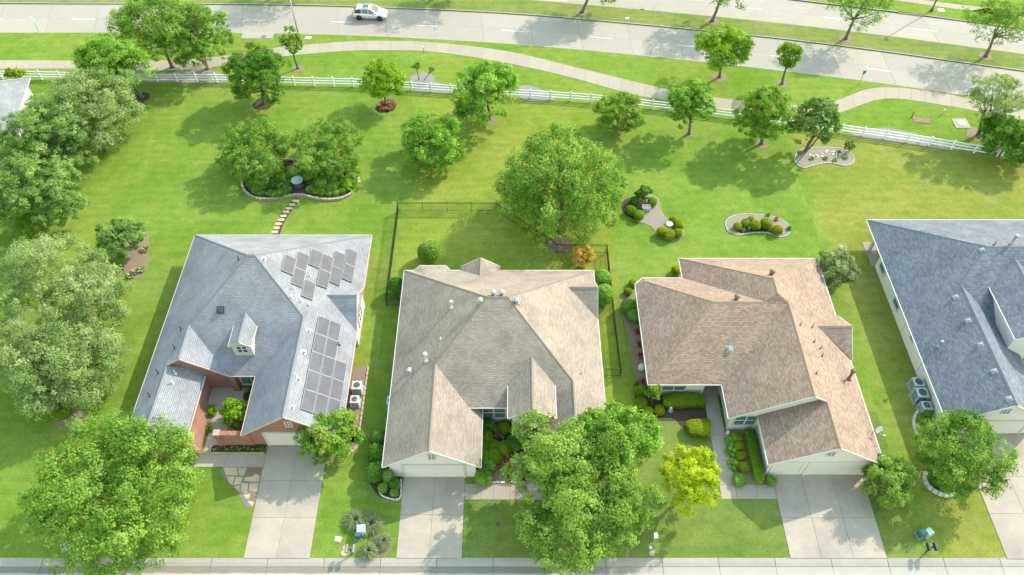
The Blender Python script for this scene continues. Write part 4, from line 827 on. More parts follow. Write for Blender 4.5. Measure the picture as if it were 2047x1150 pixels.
for i in range(26):
    a = 2*math.pi*i/26; g = G(772, 213); rr = .55+.45*((i*7) % 5)/5
    plant('bronze_plant', 'low bronze-leaved plant ringing the lime-topped tree by the fence', None, .28, 'bronze', .35, 200+i, 'bronze plants around the tree', n=14, ls=.12, world=(g.x+math.cos(a)*rr, g.y+math.sin(a)*rr))

# --- stone-edged bed behind the brick house
ed = [(484, 340), (484, 368), (492, 386), (512, 398), (545, 400), (578, 394), (600, 391), (625, 397), (650, 401), (685, 398), (708, 384), (718, 366), (714, 350), (700, 338), (660, 325), (600, 322), (540, 322), (500, 328)]
pts = bed(ed, 'mulch', .06); edging('long curving tan stone edging of the bed behind the brick house', pts, 'edge_stone', .25, .3, .45)
rr = random.Random(5)
for i in range(62):
    x, y = rr.uniform(492, 712), rr.uniform(345, 394)
    if 575 < x < 625 and y > 350: continue
    if (x > 690 or x < 505) and y > 380: continue
    plant('fern', 'leafy green groundcover plant in the stone-edged bed', (x, y), rr.uniform(.5, .85), rr.choice(['deep', 'maple', 'box', 'oak']), rr.uniform(.3, .6), 300+i, 'plants in the stone-edged bed', n=110, ls=.26)
for i, (x, y, r_, h_s, kd) in enumerate(((560, 352, .9, 1.1, 'maple'), (582, 345, .8, 1.2, 'oak'), (613, 348, .9, 1.2, 'maple'), (540, 365, .8, .8, 'deep'), (640, 365, .9, .9, 'deep'), (665, 372, .8, .8, 'oak'), (515, 375, .7, .7, 'maple'), (690, 368, .7, .7, 'lime'))):
    shrub('shrub', ('leafy shrub under the left of the paired trees', 'taller shrub behind the round pedestal', 'shrub right behind the round pedestal', 'dark shrub left of the round pedestal', 'dark shrub right of the round pedestal', 'loose shrub under the right of the paired trees', 'bright shrub at the left end of the stone-edged bed', 'lime shrub at the right end of the stone-edged bed')[i], (x, y), r_, kd, h_s, 2, 480+i, ls=.17, dens=.8)
for i, (x, y) in enumerate(((493, 378), (500, 385), (510, 391), (522, 394), (535, 395), (548, 394), (562, 391), (575, 388), (620, 388), (633, 391), (646, 395), (660, 396), (674, 395), (688, 391), (700, 384), (708, 374), (711, 362), (490, 365), (530, 384), (555, 380), (648, 384), (675, 384))):
    shrub('groundcover_clump', 'low green clump along the inside of the curving stone edging', (x+(600-x)*.05, y-10), .46, ('maple', 'deep', 'box', 'oak')[i % 4], .42, 2, 900+i, 'groundcover clumps in the stone-edged bed', 'plant', ls=.15, dens=.7)
t = thing('fountain', 'round pale blue topped pedestal in the stone-edged bed', 'fountain', G(597, 372))
g = G(597, 372); MB().lathe(g, [(.62, 0), (.66, .2), (.5, .45), (.42, .7), (.5, .82)], 18).build('pedestal', 'dark_metal', t); MB().lathe(g+Vector((0, 0, .82)), [(.5, 0), (.66, .05), (.66, .11), (.58, .12), (.56, .09)], 22).build('basin', 'pale_blue', t)
for i, (x, y) in enumerate(((591, 402), (584, 410), (578, 417), (572, 424), (567, 432), (562, 440), (557, 448), (553, 456), (550, 464))):
    g = G(x, y); n = 7; R2 = random.Random(i); MB_ = MB().slab([(g.x+math.cos(2*math.pi*k/n)*R2.uniform(.36, .46), g.y+math.sin(2*math.pi*k/n)*R2.uniform(.2, .26)) for k in range(n)], .04, -.03)
    tag(MB_.build('stepping_stone', 'flag'), 'tan flat stone in the stepping path to the stone-edged bed', 'stone', 'stepping stones')
bed([(545, 470), (556, 440), (576, 410), (592, 395), (598, 400), (584, 420), (568, 445), (558, 470)], 'mulch', .012, 'stepping_path')

# --- beds of the tan-roofed house's back lawn
pts = bed([(1590, 312), (1600, 300), (1640, 296), (1680, 298), (1705, 312), (1706, 325), (1690, 332), (1660, 326), (1630, 330), (1605, 337), (1590, 326)], 'gravel', .05)
edging('low dark edging round the rock bed by the fence', pts, 'stone_grey', .1, .12, .5)
rocks((1648, 312), (2.2, .9), 26, 'white_stone', 'pale rock in the gravel bed by the fence', 3, .16)
for i, (x, y) in enumerate(((1598, 306), (1622, 318), (1650, 318), (1676, 306), (1690, 318), (1668, 322))):
    plant('low_plant', 'low green plant among the pale rocks by the fence', (x, y), .32, 'blue', .3, 340+i, 'plants in the rock bed', n=26)
pts = bed([(1450, 445), (1462, 433), (1490, 428), (1530, 431), (1560, 438), (1578, 452), (1578, 468), (1560, 475), (1535, 466), (1505, 466), (1475, 470), (1455, 462)], 'gravel', .04); edging('thin edging round the kidney bed of clipped golden shrubs', pts, 'stone_grey', .08, .09, .6)
bed([(1468, 461), (1500, 452), (1540, 456), (1566, 470), (1535, 464), (1505, 464), (1480, 467)], 'mulch', .05)
for i, (x, y, r, lab) in enumerate(((1474, 453, .42, 'leftmost'), (1491, 446, .46, 'second from left'), (1501, 440, .42, 'rear'), (1510, 450, .55, 'third from left'), (1532, 447, .62, 'widest, fourth from left'), (1554, 460, .55, 'rightmost'))):
    shrub('boxwood_shrub', lab+' clipped golden shrub in the kidney-shaped bed', (x, y), r, 'gold', r*1.75, 2.4, 70+i, 'golden shrubs in the kidney bed', ls=.08)
for i, (x, y, kd) in enumerate(((1535, 431, 'blue'), (1551, 440, 'bronze'), (1577, 459, 'deep'), (1484, 461, 'blue'))): plant('low_plant', ('tall blue-green', 'reddish', 'dark green', 'tiny blue-green')[i]+' loose plant at the edge of the kidney bed', (x, y), .3, kd, .35, 350+i, n=30)
for x, y, mm, nm in ((1497, 458, 'blue_glaze', 'blue'), (1537, 461, 'rock_red', 'red')):
    g = G(x, y); tag(MB().lathe(g, [(.12, 0), (.16, .1), (.07, .22), (.11, .32), (.03, .42)], 10).build('garden_ornament', mm), 'small '+nm+' garden ornament before the golden shrubs', 'ornament')
pts = bed([(1246, 425), (1244, 405), (1262, 395), (1300, 388), (1318, 400), (1322, 420), (1338, 440), (1362, 448), (1368, 470), (1345, 482), (1318, 474), (1300, 452), (1270, 442)], 'gravel', .03)
bed([(1246, 425), (1244, 405), (1262, 395), (1290, 392), (1290, 420), (1282, 440), (1265, 438)], 'mulch', .042)
for i, (x, y, r, kd, lab) in enumerate(((1262, 421, .55, 'box', 'left dark green ball shrub below the big drooping tree'), (1277, 430, .6, 'box', 'right dark green ball shrub below the big drooping tree'), (1304, 403, .52, 'box', 'green ball shrub behind the teal planter box'), (1268, 402, .5, 'deep', 'dark rear shrub behind the ball shrubs'), (1346, 440, .45, 'gold', 'rear golden ball by the birdbath'), (1357, 450, .55, 'gold', 'right golden ball by the birdbath'), (1324, 464, .58, 'gold', 'left golden ball by the birdbath'), (1338, 470, .6, 'gold', 'front golden ball by the birdbath'), (1355, 466, .52, 'gold', 'front right golden ball by the birdbath'))):
    shrub('boxwood_shrub', lab, (x, y), r, kd, r*1.7, 2.3, 90+i, ls=.085)
T('large_shrub', 'loose rose bush behind the teal planter box', (1286, 386), (15, 15), 'deep', hc=1.2, seed=63, leafk=.7, cat='shrub')
g = G(1336, 458); t = thing('birdbath', 'pale stone birdbath among the golden ball shrubs', 'birdbath', g); MB().lathe(g, [(.25, 0), (.22, .08), (.1, .15), (.09, .6), (.15, .68)], 14).build('pedestal', 'stone_grey', t); MB().lathe(g+Vector((0, 0, .68)), [(.12, 0), (.36, .07), (.38, .13), (.34, .13), (.2, .08)], 18).build('bowl', 'stone_grey', t)
g = G(1291, 420); t = thing('planter_box', 'teal-green wooden planter box between the ball shrubs', 'planter', g)
for a, b, dd in (((0, -.28), (.8, .05), 0), ((0, .28), (.8, .05), 0), ((-.4, 0), (.05, .6), 0), ((.4, 0), (.05, .6), 0)): MB().box((g.x+a[0], g.y+a[1], .3), (b[0], b[1], .5), 0).build('side_board', 'pale_blue', t)
MB().box((g.x, g.y, .3), (.74, .5, .4)).build('soil', 'gravel', t)

# --- beds on the left
bed([(262, 470), (292, 458), (297, 500), (292, 545), (262, 558), (245, 530)], 'mulch_tan', .03)
for i, (x, y) in enumerate(((285, 468), (291, 500), (272, 545), (285, 540), (262, 552))): plant('low_plant', 'loose pale plant along the edge of the mulched bed on the left', (x, y), .5, 'silver', .4, 360+i, 'plants in the left mulched bed', n=40)
for i, (x, y, r) in enumerate(((200, 545, 1.3), (225, 575, 1.1), (60, 452, 1.6), (120, 822, .8))): shrub('shrub', ('lime shrub left of the mulched bed', 'lower lime shrub below the mulched bed', 'lime shrub between the blue-green and pale trees', 'yellow shrub at the foot of the pale trees')[i], (x, y), r, 'lime', r*1.3, 2, 400+i, ls=.16, dens=.9)
bed([(105, 840), (135, 818), (170, 826), (165, 850), (130, 862)], 'mulch_tan', .03)

# --- brick house: courtyard, planter, side strip, flagstones
t = thing('courtyard_wall', 'red brick courtyard wall with coping, left of the garage', 'wall', (-23.2, 31.3, 0))
MB().box((-23.25, 31.35, .95), (2.75, .3, 1.9)).build('wall', 'brick', t); MB().box((-23.25, 31.35, 1.95), (2.85, .42, .1)).build('coping', 'brick', t); MB().box((-24.6, 31.35, 1.0), (.45, .45, 2.0)).build('pier', 'brick', t); MB().box((-24.6, 31.35, 2.05), (.55, .55, .1)).build('coping', 'brick', t)
t = thing('courtyard_wall', 'sunlit brick wall stub along the walk, opposite the courtyard wall', 'wall', (-26.5, 31.7, 0)); MB().box((-26.5, 31.8, 1.1), (.34, 3.2, 2.2)).build('wall', 'brick', t); MB().box((-26.5, 31.8, 2.25), (.44, 3.3, .1)).build('coping', 'brick', t)
t = thing('planter', 'black-mulched planter at the foot of the brick courtyard wall', 'planter', (-23.2, 30.9, 0)); MB().slab([(-25.4, 30.5), (-20.95, 30.5), (-20.95, 31.18), (-25.4, 31.18)], .16, 0).build('soil', 'mulch', t)
for a, b in (((-25.5, 30.46), (-20.9, 30.46)), ((-25.5, 30.46), (-25.5, 31.15))): MB().beam((*a, .11), (*b, .11), .12, .2).build('edging_board', 'edge_stone', t)
for i in range(12): plant('bedding_plant', 'small leafy bedding plant in the black-mulched planter', None, .26, ('maple', 'lime', 'box')[i % 3], .26, 420+i, 'bedding plants in the planter', n=22, ls=.1, world=(-25.1+i*.36, 30.82+.13*((i*2) % 3-1)))
struct(MB().slab([(-26.3, 32.3), (-25.9, 32.3), (-25.9, 35.2), (-26.3, 35.2)], .02, -.05).build('planting_bed', 'mulch_tan')); struct(MB().slab([(-24.5, 31.6), (-22, 31.6), (-22, 35.2), (-24.5, 35.2)], .02, -.05).build('planting_bed', 'gravel')); struct(MB().slab([(-23.9, 35.6), (-22, 35.6), (-22, 37.25), (-23.9, 37.25)], .05, -.05).build('planting_bed', 'mulch'))
for i, (x, y) in enumerate(((-26.1, 34.4), (-26.1, 32.7))): plant('low_plant', ('rear', 'front')[i]+' leafy plant at the brick wall beside the courtyard walk', None, .42, 'lime', .5, 440+i, n=50, ls=.2, world=(x, y))
shrub('shrub', 'dark green shrub under the courtyard window', None, .45, 'maple', .7, 2, 442, ls=.13, world=(-22.7, 36.2)); shrub('shrub', 'small lime shrub at the courtyard brick column', None, .3, 'lime', .45, 2, 443, ls=.12, world=(-23.6, 36.6))
bed([(445, 934), (524, 934), (504, 1016), (486, 1003), (470, 975), (452, 962)], 'joint', .018, 'flagstone_patch')
fs = [[(446, 935), (474, 935), (476, 951), (452, 951)], [(476, 935), (494, 935), (487, 952), (478, 951)], [(497, 935), (522, 935), (520, 949), (505, 945), (495, 940)], [(453, 953), (470, 953), (464, 970), (458, 966)], [(472, 954), (486, 954), (481, 968), (466, 971)], [(488, 953), (494, 943), (505, 947), (503, 953)], [(489, 955), (505, 953), (512, 947), (520, 952), (518, 964), (487, 962)], [(468, 973), (480, 970), (479, 984), (473, 980)], [(482, 966), (497, 967), (494, 987), (481, 985)], [(499, 967), (517, 966), (514, 984), (497, 982)], [(486, 990), (501, 987), (499, 997), (492, 999)], [(503, 986), (513, 986), (510, 1001), (501, 1000)], [(494, 1001), (508, 1003), (505, 1014), (498, 1007)]]
for i, f in enumerate(fs):
    c = sum((Vector((*G2(*q), 0)) for q in f), Vector())/len(f); pts = [(c+(Vector((*G2(*q), 0))-c)*.97)[:2] for q in f]
    tag(MB().slab(pts, .045, -.02).build('flagstone', ('flag', 'rock_red', 'edge_stone')[(i*5) % 3 if i % 4 else 0]), ('pale tan', 'rusty brown', 'buff')[(i*5) % 3 if i % 4 else 0]+' irregular flagstone beside the left driveway', 'flagstone', 'flagstones')
pts = [G2(*q) for q in ((650, 925), (668, 922), (692, 912), (712, 896), (719, 882), (714, 862))]; edging('curved tan stone edging round the tree beside the left driveway', [p[:2] for p in spline(pts, .3)], 'edge_stone', .2, .16, .36, False)
bed([(600, 905), (650, 924), (690, 912), (716, 884), (712, 855), (660, 850), (620, 870)], 'mulch_tan', .02)
struct(MB().slab([(-14.5, 31.5), (-13.2, 31.5), (-13.2, 39.2), (-14.5, 39.2)], .02, -.05).build('planting_bed', 'mulch_tan')); edging('straight stone edging along the strip with two condensers', [(-13.15, 31.5), (-13.15, 39.2)], 'edge_stone', .15, .14, .5, False)

# --- middle house front bed and side shrubs
bed([(750, 985), (760, 995), (775, 1000), (800, 998), (802, 958), (780, 905), (748, 900), (736, 950)], 'mulch', .02); edging('pale curved edging of the shrub bed left of the middle driveway', [p[:2] for p in spline([G2(*q) for q in ((757, 982), (763, 992), (780, 998), (800, 997), (802, 958))], .3)], 'white_stone', .14, .14, .4, False)
for i, (x, y, r, h, lab, kd) in enumerate(((757, 878, .8, 1.8, 'rearmost dark shrub along the left side of the middle garage', 'deep'), (752, 908, .85, 1.9, 'second dark shrub along the left side of the middle garage', 'deep'), (750, 943, .9, 1.8, 'third dark shrub along the left side of the middle garage', 'deep'), (776, 952, .5, 1.7, 'slim blue-green conifer beside the middle garage door', 'blue'), (789, 968, .45, 1.1, 'dark green shrub left of the middle driveway', 'deep'), (788, 985, .35, .6, 'small bright shrub at the front of the bed left of the middle driveway', 'maple'), (766, 975, .45, .7, 'low leafy shrub at the curve of the pale edging', 'maple'), (795, 573, .9, 2.2, 'tall dark shrub behind the left rear corner of the middle house', 'deep'), (1203, 558, .95, 2.0, 'rear of two big leafy shrubs along the right side of the middle house', 'maple'), (1206, 590, 1.0, 2.2, 'front of two big leafy shrubs along the right side of the middle house', 'maple'), (1160, 545, .5, 1.0, 'shrub half hidden behind the middle house rear eave', 'deep'))):
    shrub('shrub', lab, (x, y), r, kd, h, 2, 500+i, ls=.15, dens=.9)
struct(MB().slab([(-2.85, 27.95), (1.1, 27.95), (1.1, 33.4), (-2.85, 33.4)], .02, -.05).build('planting_bed', 'mulch')); bed([(990, 900), (1030, 900), (1040, 965), (985, 965)], 'mulch_tan', .035)
edging('pale kerb between the front bed and the middle walk', [(-2.4, 27.86), (1.1, 27.86)], 'white_stone', .14, .16, .7, False)
for i, (x, y, r, kd) in enumerate(((973, 848, .72, 'deep'), (1009, 855, .62, 'box'), (990, 856, .4, 'box'), (972, 876, .68, 'box'), (969, 893, .66, 'box'), (986, 892, .62, 'box'), (1007, 896, .66, 'box'), (1028, 885, .7, 'deep'), (970, 912, .62, 'box'), (988, 912, .68, 'box'), (978, 930, .58, 'maple'), (967, 953, .72, 'maple'))):
    shrub('boxwood_shrub', ('glossy dark shrub under the middle house window', 'round clipped shrub left of the arched entry', 'narrow clipped shrub between the two under the window', 'clipped shrub at the garage side, rearmost of the row', 'clipped shrub touching the garage eave, second row', 'clipped shrub in the centre of the front bed', 'clipped shrub at the right of the front bed centre', 'glossy dark shrub before the arched entry', 'clipped shrub at the garage side, third row', 'largest clipped shrub at the bed front', 'leafy shrub behind the bright one at the walk', 'bright leafy shrub overhanging the middle walk')[i], (x, y), r, kd, r*1.55, 2.2, 520+i, ls=.1 if kd == 'box' else .14)
for i, (x, y, kd) in enumerate(((1003, 930, 'bronze'), (1020, 918, 'bronze'), (1018, 945, 'bronze'), (998, 873, 'bronze'))): plant('low_plant', ('purple-brown plant in the bare part of the middle front bed', 'dry reddish plant beside the big olive tree', 'dry brush at the kerb of the middle front bed', 'dark purple plant amid the clipped shrubs')[i], (x, y), .5, kd, .4, 540+i, n=60, ls=.12)

# --- tan-roofed house front beds
bed([(1268, 800), (1275, 780), (1310, 775), (1410, 790), (1418, 830), (1414, 862), (1370, 858), (1348, 838), (1320, 836), (1290, 836), (1270, 822)], 'mulch', .02); bed([(1448, 862), (1500, 862), (1545, 968), (1470, 968)], 'mulch_tan', .02)
def hedge(label, x0, x1, y0, y1, h, kd, sd): shrub('hedge', label, None, (x1-x0)/2, kd, h, 7., sd, None, 'hedge', (y1-y0)/2, ls=.1, world=((x0+x1)/2, (y0+y1)/2))
hedge('long clipped hedge under the window of the cream house', 13.2, 16.95, 34.75, 35.95, .95, 'box', 560); hedge('blocky lime hedge at the bend of the long walk', 15.0, 17.0, 31.95, 33.3, .9, 'gold', 561); hedge('narrow tall hedge along the garage side of the long walk', 19.88, 20.6, 27.75, 32.4, 1.0, 'box', 562); hedge('low strip of dark groundcover along the cream wall', 18.35, 18.48 + .25, 33.0, 36.0, .2, 'deep', 563)
for i, (x, y, r, kd) in enumerate(((1280, 782, .55, 'box'), (1281, 806, .6, 'box'), (1295, 824, .52, 'gold'), (1318, 820, .48, 'gold'), (1474, 874, .42, 'gold'), (1478, 893, .4, 'gold'), (1482, 912, .4, 'gold'), (1486, 934, .45, 'gold'), (1478, 959, .55, 'maple'), (1542, 962, .45, 'maple'), (1412, 845, .4, 'box'))):
    shrub('boxwood_shrub', ('rearmost ball shrub at the left end of the cream house bed', 'second ball shrub at the left end of the cream house bed', 'golden ball at the front left of the cream house bed', 'golden ball left of the blue ornament', 'rearmost in the row of four cushions by the long walk', 'second in the row of four cushions by the long walk', 'third in the row of four cushions by the long walk', 'foremost in the row of four cushions by the long walk', 'bright leafy shrub before the row of cushions', 'small shrub at the corner of the three-car garage', 'small shrub at the right end of the lime hedge')[i], (x, y), r, kd, r*1.35, 2.8 if 3 < i < 8 else 2.2, 570+i, ls=.09)
for i, (x, y) in enumerate(((1458, 885), (1460, 905), (1466, 930))): plant('low_plant', ('fern at the walk beside the second cushion', 'trailing plant at the walk beside the third cushion', 'trailing plant at the walk beside the foremost cushion')[i], (x, y), .55, 'maple', .35, 590+i, n=70, ls=.2)
g = G(1339, 822); t = thing('garden_ornament', 'blue and white garden ornament in the dark mulch bed', 'ornament', g); MB().lathe(g, [(.2, 0), (.26, .12), (.12, .25), (.16, .4)], 12).build('base', 'blue_glaze', t); MB().lathe(g+Vector((0, 0, .4)), [(.05, 0), (.16, .1), (.1, .25), (.02, .32)], 12).build('finial', 'trim', t)
g = G(1453, 869); tag(MB().lathe(g, [(.14, 0), (.18, .12), (.1, .32), (.14, .42), (.1, .55), (.02, .6)], 12).build('garden_ornament', 'trim'), 'small white ornament at the wall corner beside the long walk', 'ornament')
bed([(1238, 600), (1262, 590), (1272, 640), (1296, 760), (1280, 790), (1268, 740), (1252, 660)], 'mulch_tan', .02)
for i, (x, y, r, kd) in enumerate(((1258, 612, .8, 'maple'), (1268, 630, .7, 'maple'), (1256, 583, .4, 'box'), (1266, 566, .45, 'gold'), (1352, 541, .5, 'gold'))): shrub('shrub', ('big leafy shrub along the left side of the cream house', 'front leafy shrub along the left side of the cream house', 'small round shrub at the left rear of the cream house', 'golden shrub at the chamfered rear corner of the cream house', 'golden shrub at the inner rear corner of the cream house')[i], (x, y), r, kd, r*1.6, 2, 600+i, ls=.13)
for i, (x, y) in enumerate(((1275, 665), (1279, 690), (1282, 712), (1275, 770), (1284, 765))): plant('low_plant', 'dry dark plant in the strip along the cream house side', (x, y), .4, 'bronze', .4, 610+i, 'dry plants in the side strip', n=40)
g = G(1282, 738); tag(MB().lathe(g, [(.32, 0), (.36, .25), (.3, .5), (.12, .62), (.02, .64)], 7).build('pale_rock', 'white_stone'), 'pale faceted rock beside the cream house wall', 'rock')

# --- slate-roofed house beds
pts = bed([(1830, 850), (1832, 830), (1842, 818), (1868, 822), (1880, 850), (1868, 880), (1838, 872)], 'mulch_tan', .03); edging('white stone edging of the bed below three condensers', [p[:2] for p in spline([G2(*q) for q in ((1838, 818), (1828, 832), (1826, 850), (1832, 870))], .3)], 'white_stone', .22, .2, .4, False)
edging('white stone ring round the pale spreading tree', [p[:2] for p in spline([G2(*q) for q in ((1850, 945), (1847, 958), (1853, 972), (1868, 984), (1885, 991), (1903, 991), (1912, 984), (1914, 975))], .3)], 'white_stone', .3, .28, .42, False)
for i, (x, y, r, kd) in enumerate(((1853, 826, .55, 'maple'), (1842, 838, .4, 'lime'), (1930, 975, .6, 'maple'), (1870, 960, .6, 'deep'), (1890, 970, .6, 'maple'), (1960, 845, .6, 'deep'))): shrub('shrub', ('green shrub before the three condensers', 'lime shrub in the white-edged bed', 'leafy shrub beside the right driveway', 'dark shrub inside the white stone ring', 'leafy shrub at the front of the white stone ring', 'dark shrub against the ivory garage wall')[i], (x, y), r, kd, r*1.3, 2, 620+i, ls=.14)
# --- ornamental grasses at the street
for i, (x, y, r, kd, lab) in enumerate(((712, 1042, .95, 'straw', 'left of the two big grass clumps behind the green utility boxes'), (744, 1050, .95, 'straw', 'right of the two big grass clumps behind the green utility boxes'), (738, 1105, .75, 'straw', 'arching grass clump nearest the kerb'), (768, 1085, .7, 'straw', 'grass clump beside the middle driveway'))): plant('ornamental_grass', lab, (x, y), r*1.05, kd, .8, 640+i, n=750, blade=True)
bed([(728, 1112), (742, 1082), (765, 1066), (782, 1075), (775, 1108)], 'mulch_tan', .02)

# ------------------------------------------------------------------ fences
t = thing('rail_fence', 'white three-rail fence curving across the back of the lots', 'fence', G(1023, 193))
tot = FL; d = sum((b-a).length for a, b in zip(FL, FL[1:])); npost = int(d/2.44); S = resample(FL, npost)
post_me = None
for i, p in enumerate(S):
    dd = S[min(i+1, npost)]-S[max(i-1, 0)]; k = MB(); k.box((0, 0, .66), (.15, .15, 1.34)); k.add([(-.08, -.08, 1.33), (.08, -.08, 1.33), (.08, .08, 1.33), (-.08, .08, 1.33), (0, 0, 1.41)], [(0, 1, 4), (1, 2, 4), (2, 3, 4), (3, 0, 4), (3, 2, 1, 0)])
    if post_me is None: o = k.build('post', 'fence_w', t); post_me = o.data
    else: o = link(bpy.data.objects.new('post', post_me)); adopt(o, t)
    o.location = (p.x, p.y, 0); o.rotation_euler = (0, 0, math.atan2(dd.y, dd.x))
    if i < npost:
        for z in (.35, .72, 1.1): MB().beam((p.x, p.y, z), (S[i+1].x, S[i+1].y, z), .06, .165).build('rail', 'fence_w', t)
def iron_fence(label, px, h=1.35):
    pts = [Vector((*G2(*q), 0)) for q in px]; t = thing('iron_fence', label, 'fence', pts[0]); pk = MB()
    for a, b in zip(pts, pts[1:]):
        n = max(1, round((b-a).length/2.4)); 
        for i in range(n):
            p, q = a.lerp(b, i/n), a.lerp(b, (i+1)/n)
            MB().box((p.x, p.y, h/2+.03), (.05, .05, h+.08)).build('post', 'iron', t)
            for z in (.15, h-.2, h-.03): MB().beam((p.x, p.y, z), (q.x, q.y, z), .03, .03).build('rail', 'iron', t)
            m_ = int((q-p).length/.115)
            for j in range(1, m_): c = p.lerp(q, j/m_); pk.box((c.x, c.y, h/2), (.017, .017, h-.12))
    MB().box((pts[-1].x, pts[-1].y, h/2+.03), (.05, .05, h+.08)).build('post', 'iron', t)
    tag(pk.build('pickets', 'iron', t), kind='stuff')
iron_fence('black iron picket fence round the back yard of the middle house, left and rear run', [(800, 612), (773, 612), (797, 422), (992, 423), (1024, 445), (1057, 467), (1092, 489), (1114, 506), (1210, 507)])
iron_fence('black iron picket fence along the right side of the middle house', [(1212, 508), (1223, 617), (1240, 753), (1209, 753)])

# ------------------------------------------------------------------ fittings on and beside the houses
def condenser(label, loc, m, s=.85, h=.85, group=None):
    t = thing('air_conditioner', label, 'air conditioner', loc, group, .0); x, y, z = loc
    MB().box((x, y, z+.05), (s+.2, s+.2, .1)).build('pad', 'curb', t)
    k = MB()
    for a in (-1, 1):
        for b in (-1, 1): k.box((x+a*(s/2-.05), y+b*(s/2-.05), z+.1+h/2), (.1, .1, h))
    for i in range(9): zz = z+.16+i*h/9; k.box((x, y-s/2+.012, zz), (s-.16, .012, .035)); k.box((x, y+s/2-.012, zz), (s-.16, .012, .035)); k.box((x-s/2+.012, y, zz), (.012, s-.16, .035)); k.box((x+s/2-.012, y, zz), (.012, s-.16, .035))
    k.build('case', m, t); MB().box((x, y, z+.1+h/2), (s-.08, s-.08, h-.06)).build('coil', 'ac_dark', t)
    n = 24; r0 = s*.36; vs = []; z1 = z+.1+h
    for i in range(n):
        a = 2*math.pi*i/n; ca_, sa_ = math.cos(a), math.sin(a); q = 1/max(abs(ca_), abs(sa_)); vs += [(x+ca_*q*s/2, y+sa_*q*s/2, z1+.02), (x+ca_*r0, y+sa_*r0, z1+.05), (x+ca_*r0, y+sa_*r0, z1-.06), (x+ca_*q*s/2, y+sa_*q*s/2, z1-.05)]
    fs = []
    for i in range(n): j = (i+1) % n; fs += [(4*i, 4*j, 4*j+1, 4*i+1), (4*i+1, 4*j+1, 4*j+2, 4*i+2), (4*i+3, 4*j+3, 4*j, 4*i)]
    k = MB(); k.add(vs, fs); k.build('top_panel', m, t)
    k = MB()
    for i in range(5): k.beam((x, y, z1+.01), (x+math.cos(i*1.257)*r0*.9, y+math.sin(i*1.257)*r0*.9, z1-.02), .14, .012)
    k.lathe((x, y, z1-.03), [(.08, 0), (.08, .06), (.02, .07)], 8); k.build('fan', 'ac_dark', t)
    k = MB()
    for rr_ in (.15, .3, .42, .54, .66, .8, .92):
        for i in range(16): a, b = 2*math.pi*i/16, 2*math.pi*(i+1)/16; k.beam((x+math.cos(a)*r0*rr_, y+math.sin(a)*r0*rr_, z1+.04), (x+math.cos(b)*r0*rr_, y+math.sin(b)*r0*rr_, z1+.04), .008, .008)
    k.build('fan_grille', 'galv', t)
condenser('rear of two beige condensers beside the solar-panelled house', (-13.75, 36.65, 0), 'ac'); condenser('front of two beige condensers beside the solar-panelled house', (-13.8, 35.3, 0), 'ac', .75, .7)
condenser('condenser half hidden under the left eave of the middle house', (-10.5, 35.1, 0), 'ac_g')
condenser('rearmost of three grey-green condensers beside the ivory house', (36.05, 36.9, 0), 'ac_g', .95, 1.0); condenser('middle of three grey-green condensers beside the ivory house', (35.95, 35.75, 0), 'ac_g', .98, 1.1); condenser('nearest of three grey-green condensers beside the ivory house', (36.05, 34.6, 0), 'ac_g', .85, .85)
p_ = Vector((29.6, 30.9, 2.75)); t = thing('satellite_dish', 'white satellite dish on the eave of the tan roof', 'dish', p_)
k = MB(); k.tube([p_, p_+Vector((.0, 0, .4)), p_+Vector((.1, -.05, .75))], [.035, .03, .03], 8); k.build('mast', 'galv', t)
MB().lathe(p_+Vector((.12, -.1, .85)), [(.02, 0), (.2, .03), (.36, .1), (.37, .11), (.2, .045), (.01, .015)], 20, Vector((.35, -.8, .45))).build('reflector', 'pvc', t)
k = MB(); k.beam(p_+Vector((.1, -.1, .5)), p_+Vector((.45, -.6, .75)), .04, .04); k.box(p_+Vector((.47, -.63, .8)), (.12, .12, .12)); k.build('feed_arm', 'galv', t)
t = thing('patio_chair', 'grey metal chair on the patio of the ivory house', 'chair', (37.6, 52.2, 0)); MB().box((37.6, 52.2, .42), (.5, .5, .05)).build('seat', 'galv', t); MB().beam((37.35, 52.45, .75), (37.85, 52.45, .75), .04, .6).build('backrest', 'galv', t)
for a in (-.22, .22):
    for b in (-.22, .22): MB().box((37.6+a, 52.2+b, .2), (.04, .04, .4)).build('leg', 'galv', t)

# ------------------------------------------------------------------ street furniture
def lamp_post(label, px, m, h=6.4, name='street_lamp'):
    g = G(*px); t = thing(name, label, 'lamp', g); MB().lathe(g, [(.22, 0), (.22, .35), (.14, .5), (.11, .6)], 12).build('base', m, t); MB().tube([g+Vector((0, 0, .5)), g+Vector((0, 0, h))], [.1, .065], 10).build('pole', m, t)
    MB().box(g+Vector((0, -.35, h+.02)), (.34, .8, .14), 0, .85).build('lamp_head', m, t); MB().box(g+Vector((0, -.4, h-.06)), (.24, .5, .04)).build('lens', 'lampglass', t)
lamp_post('tall grey street lamp between footpath and road, top at frame edge', (598, 75), 'pole'); lamp_post('street lamp with blue base beyond the far road', (1862, 22), 'pole_blue', 8)
def sign(label, px, h, plates, name='road_sign'):
    g = G(*px); t = thing(name, label, 'sign', g); MB().box(g+Vector((0, 0, h/2)), (.06, .06, h)).build('post', 'galv', t)
    for z, wd, ht, rz, mm in plates: MB().box(g+Vector((0, -.05, z)), (wd, .02, ht), rz).build('sign_plate', mm, t)
sign('pale slim road sign at the left edge of the road', (78, 63.5), 2.4, [(1.8, .6, 1.0, .7, 'sign_white')]); sign('road sign with green and pale plates beside the curving footpath', (1718, 168), 2.6, [(2.35, .55, .55, .6, 'sign_white'), (1.75, .45, .5, .3, 'sign_green')])
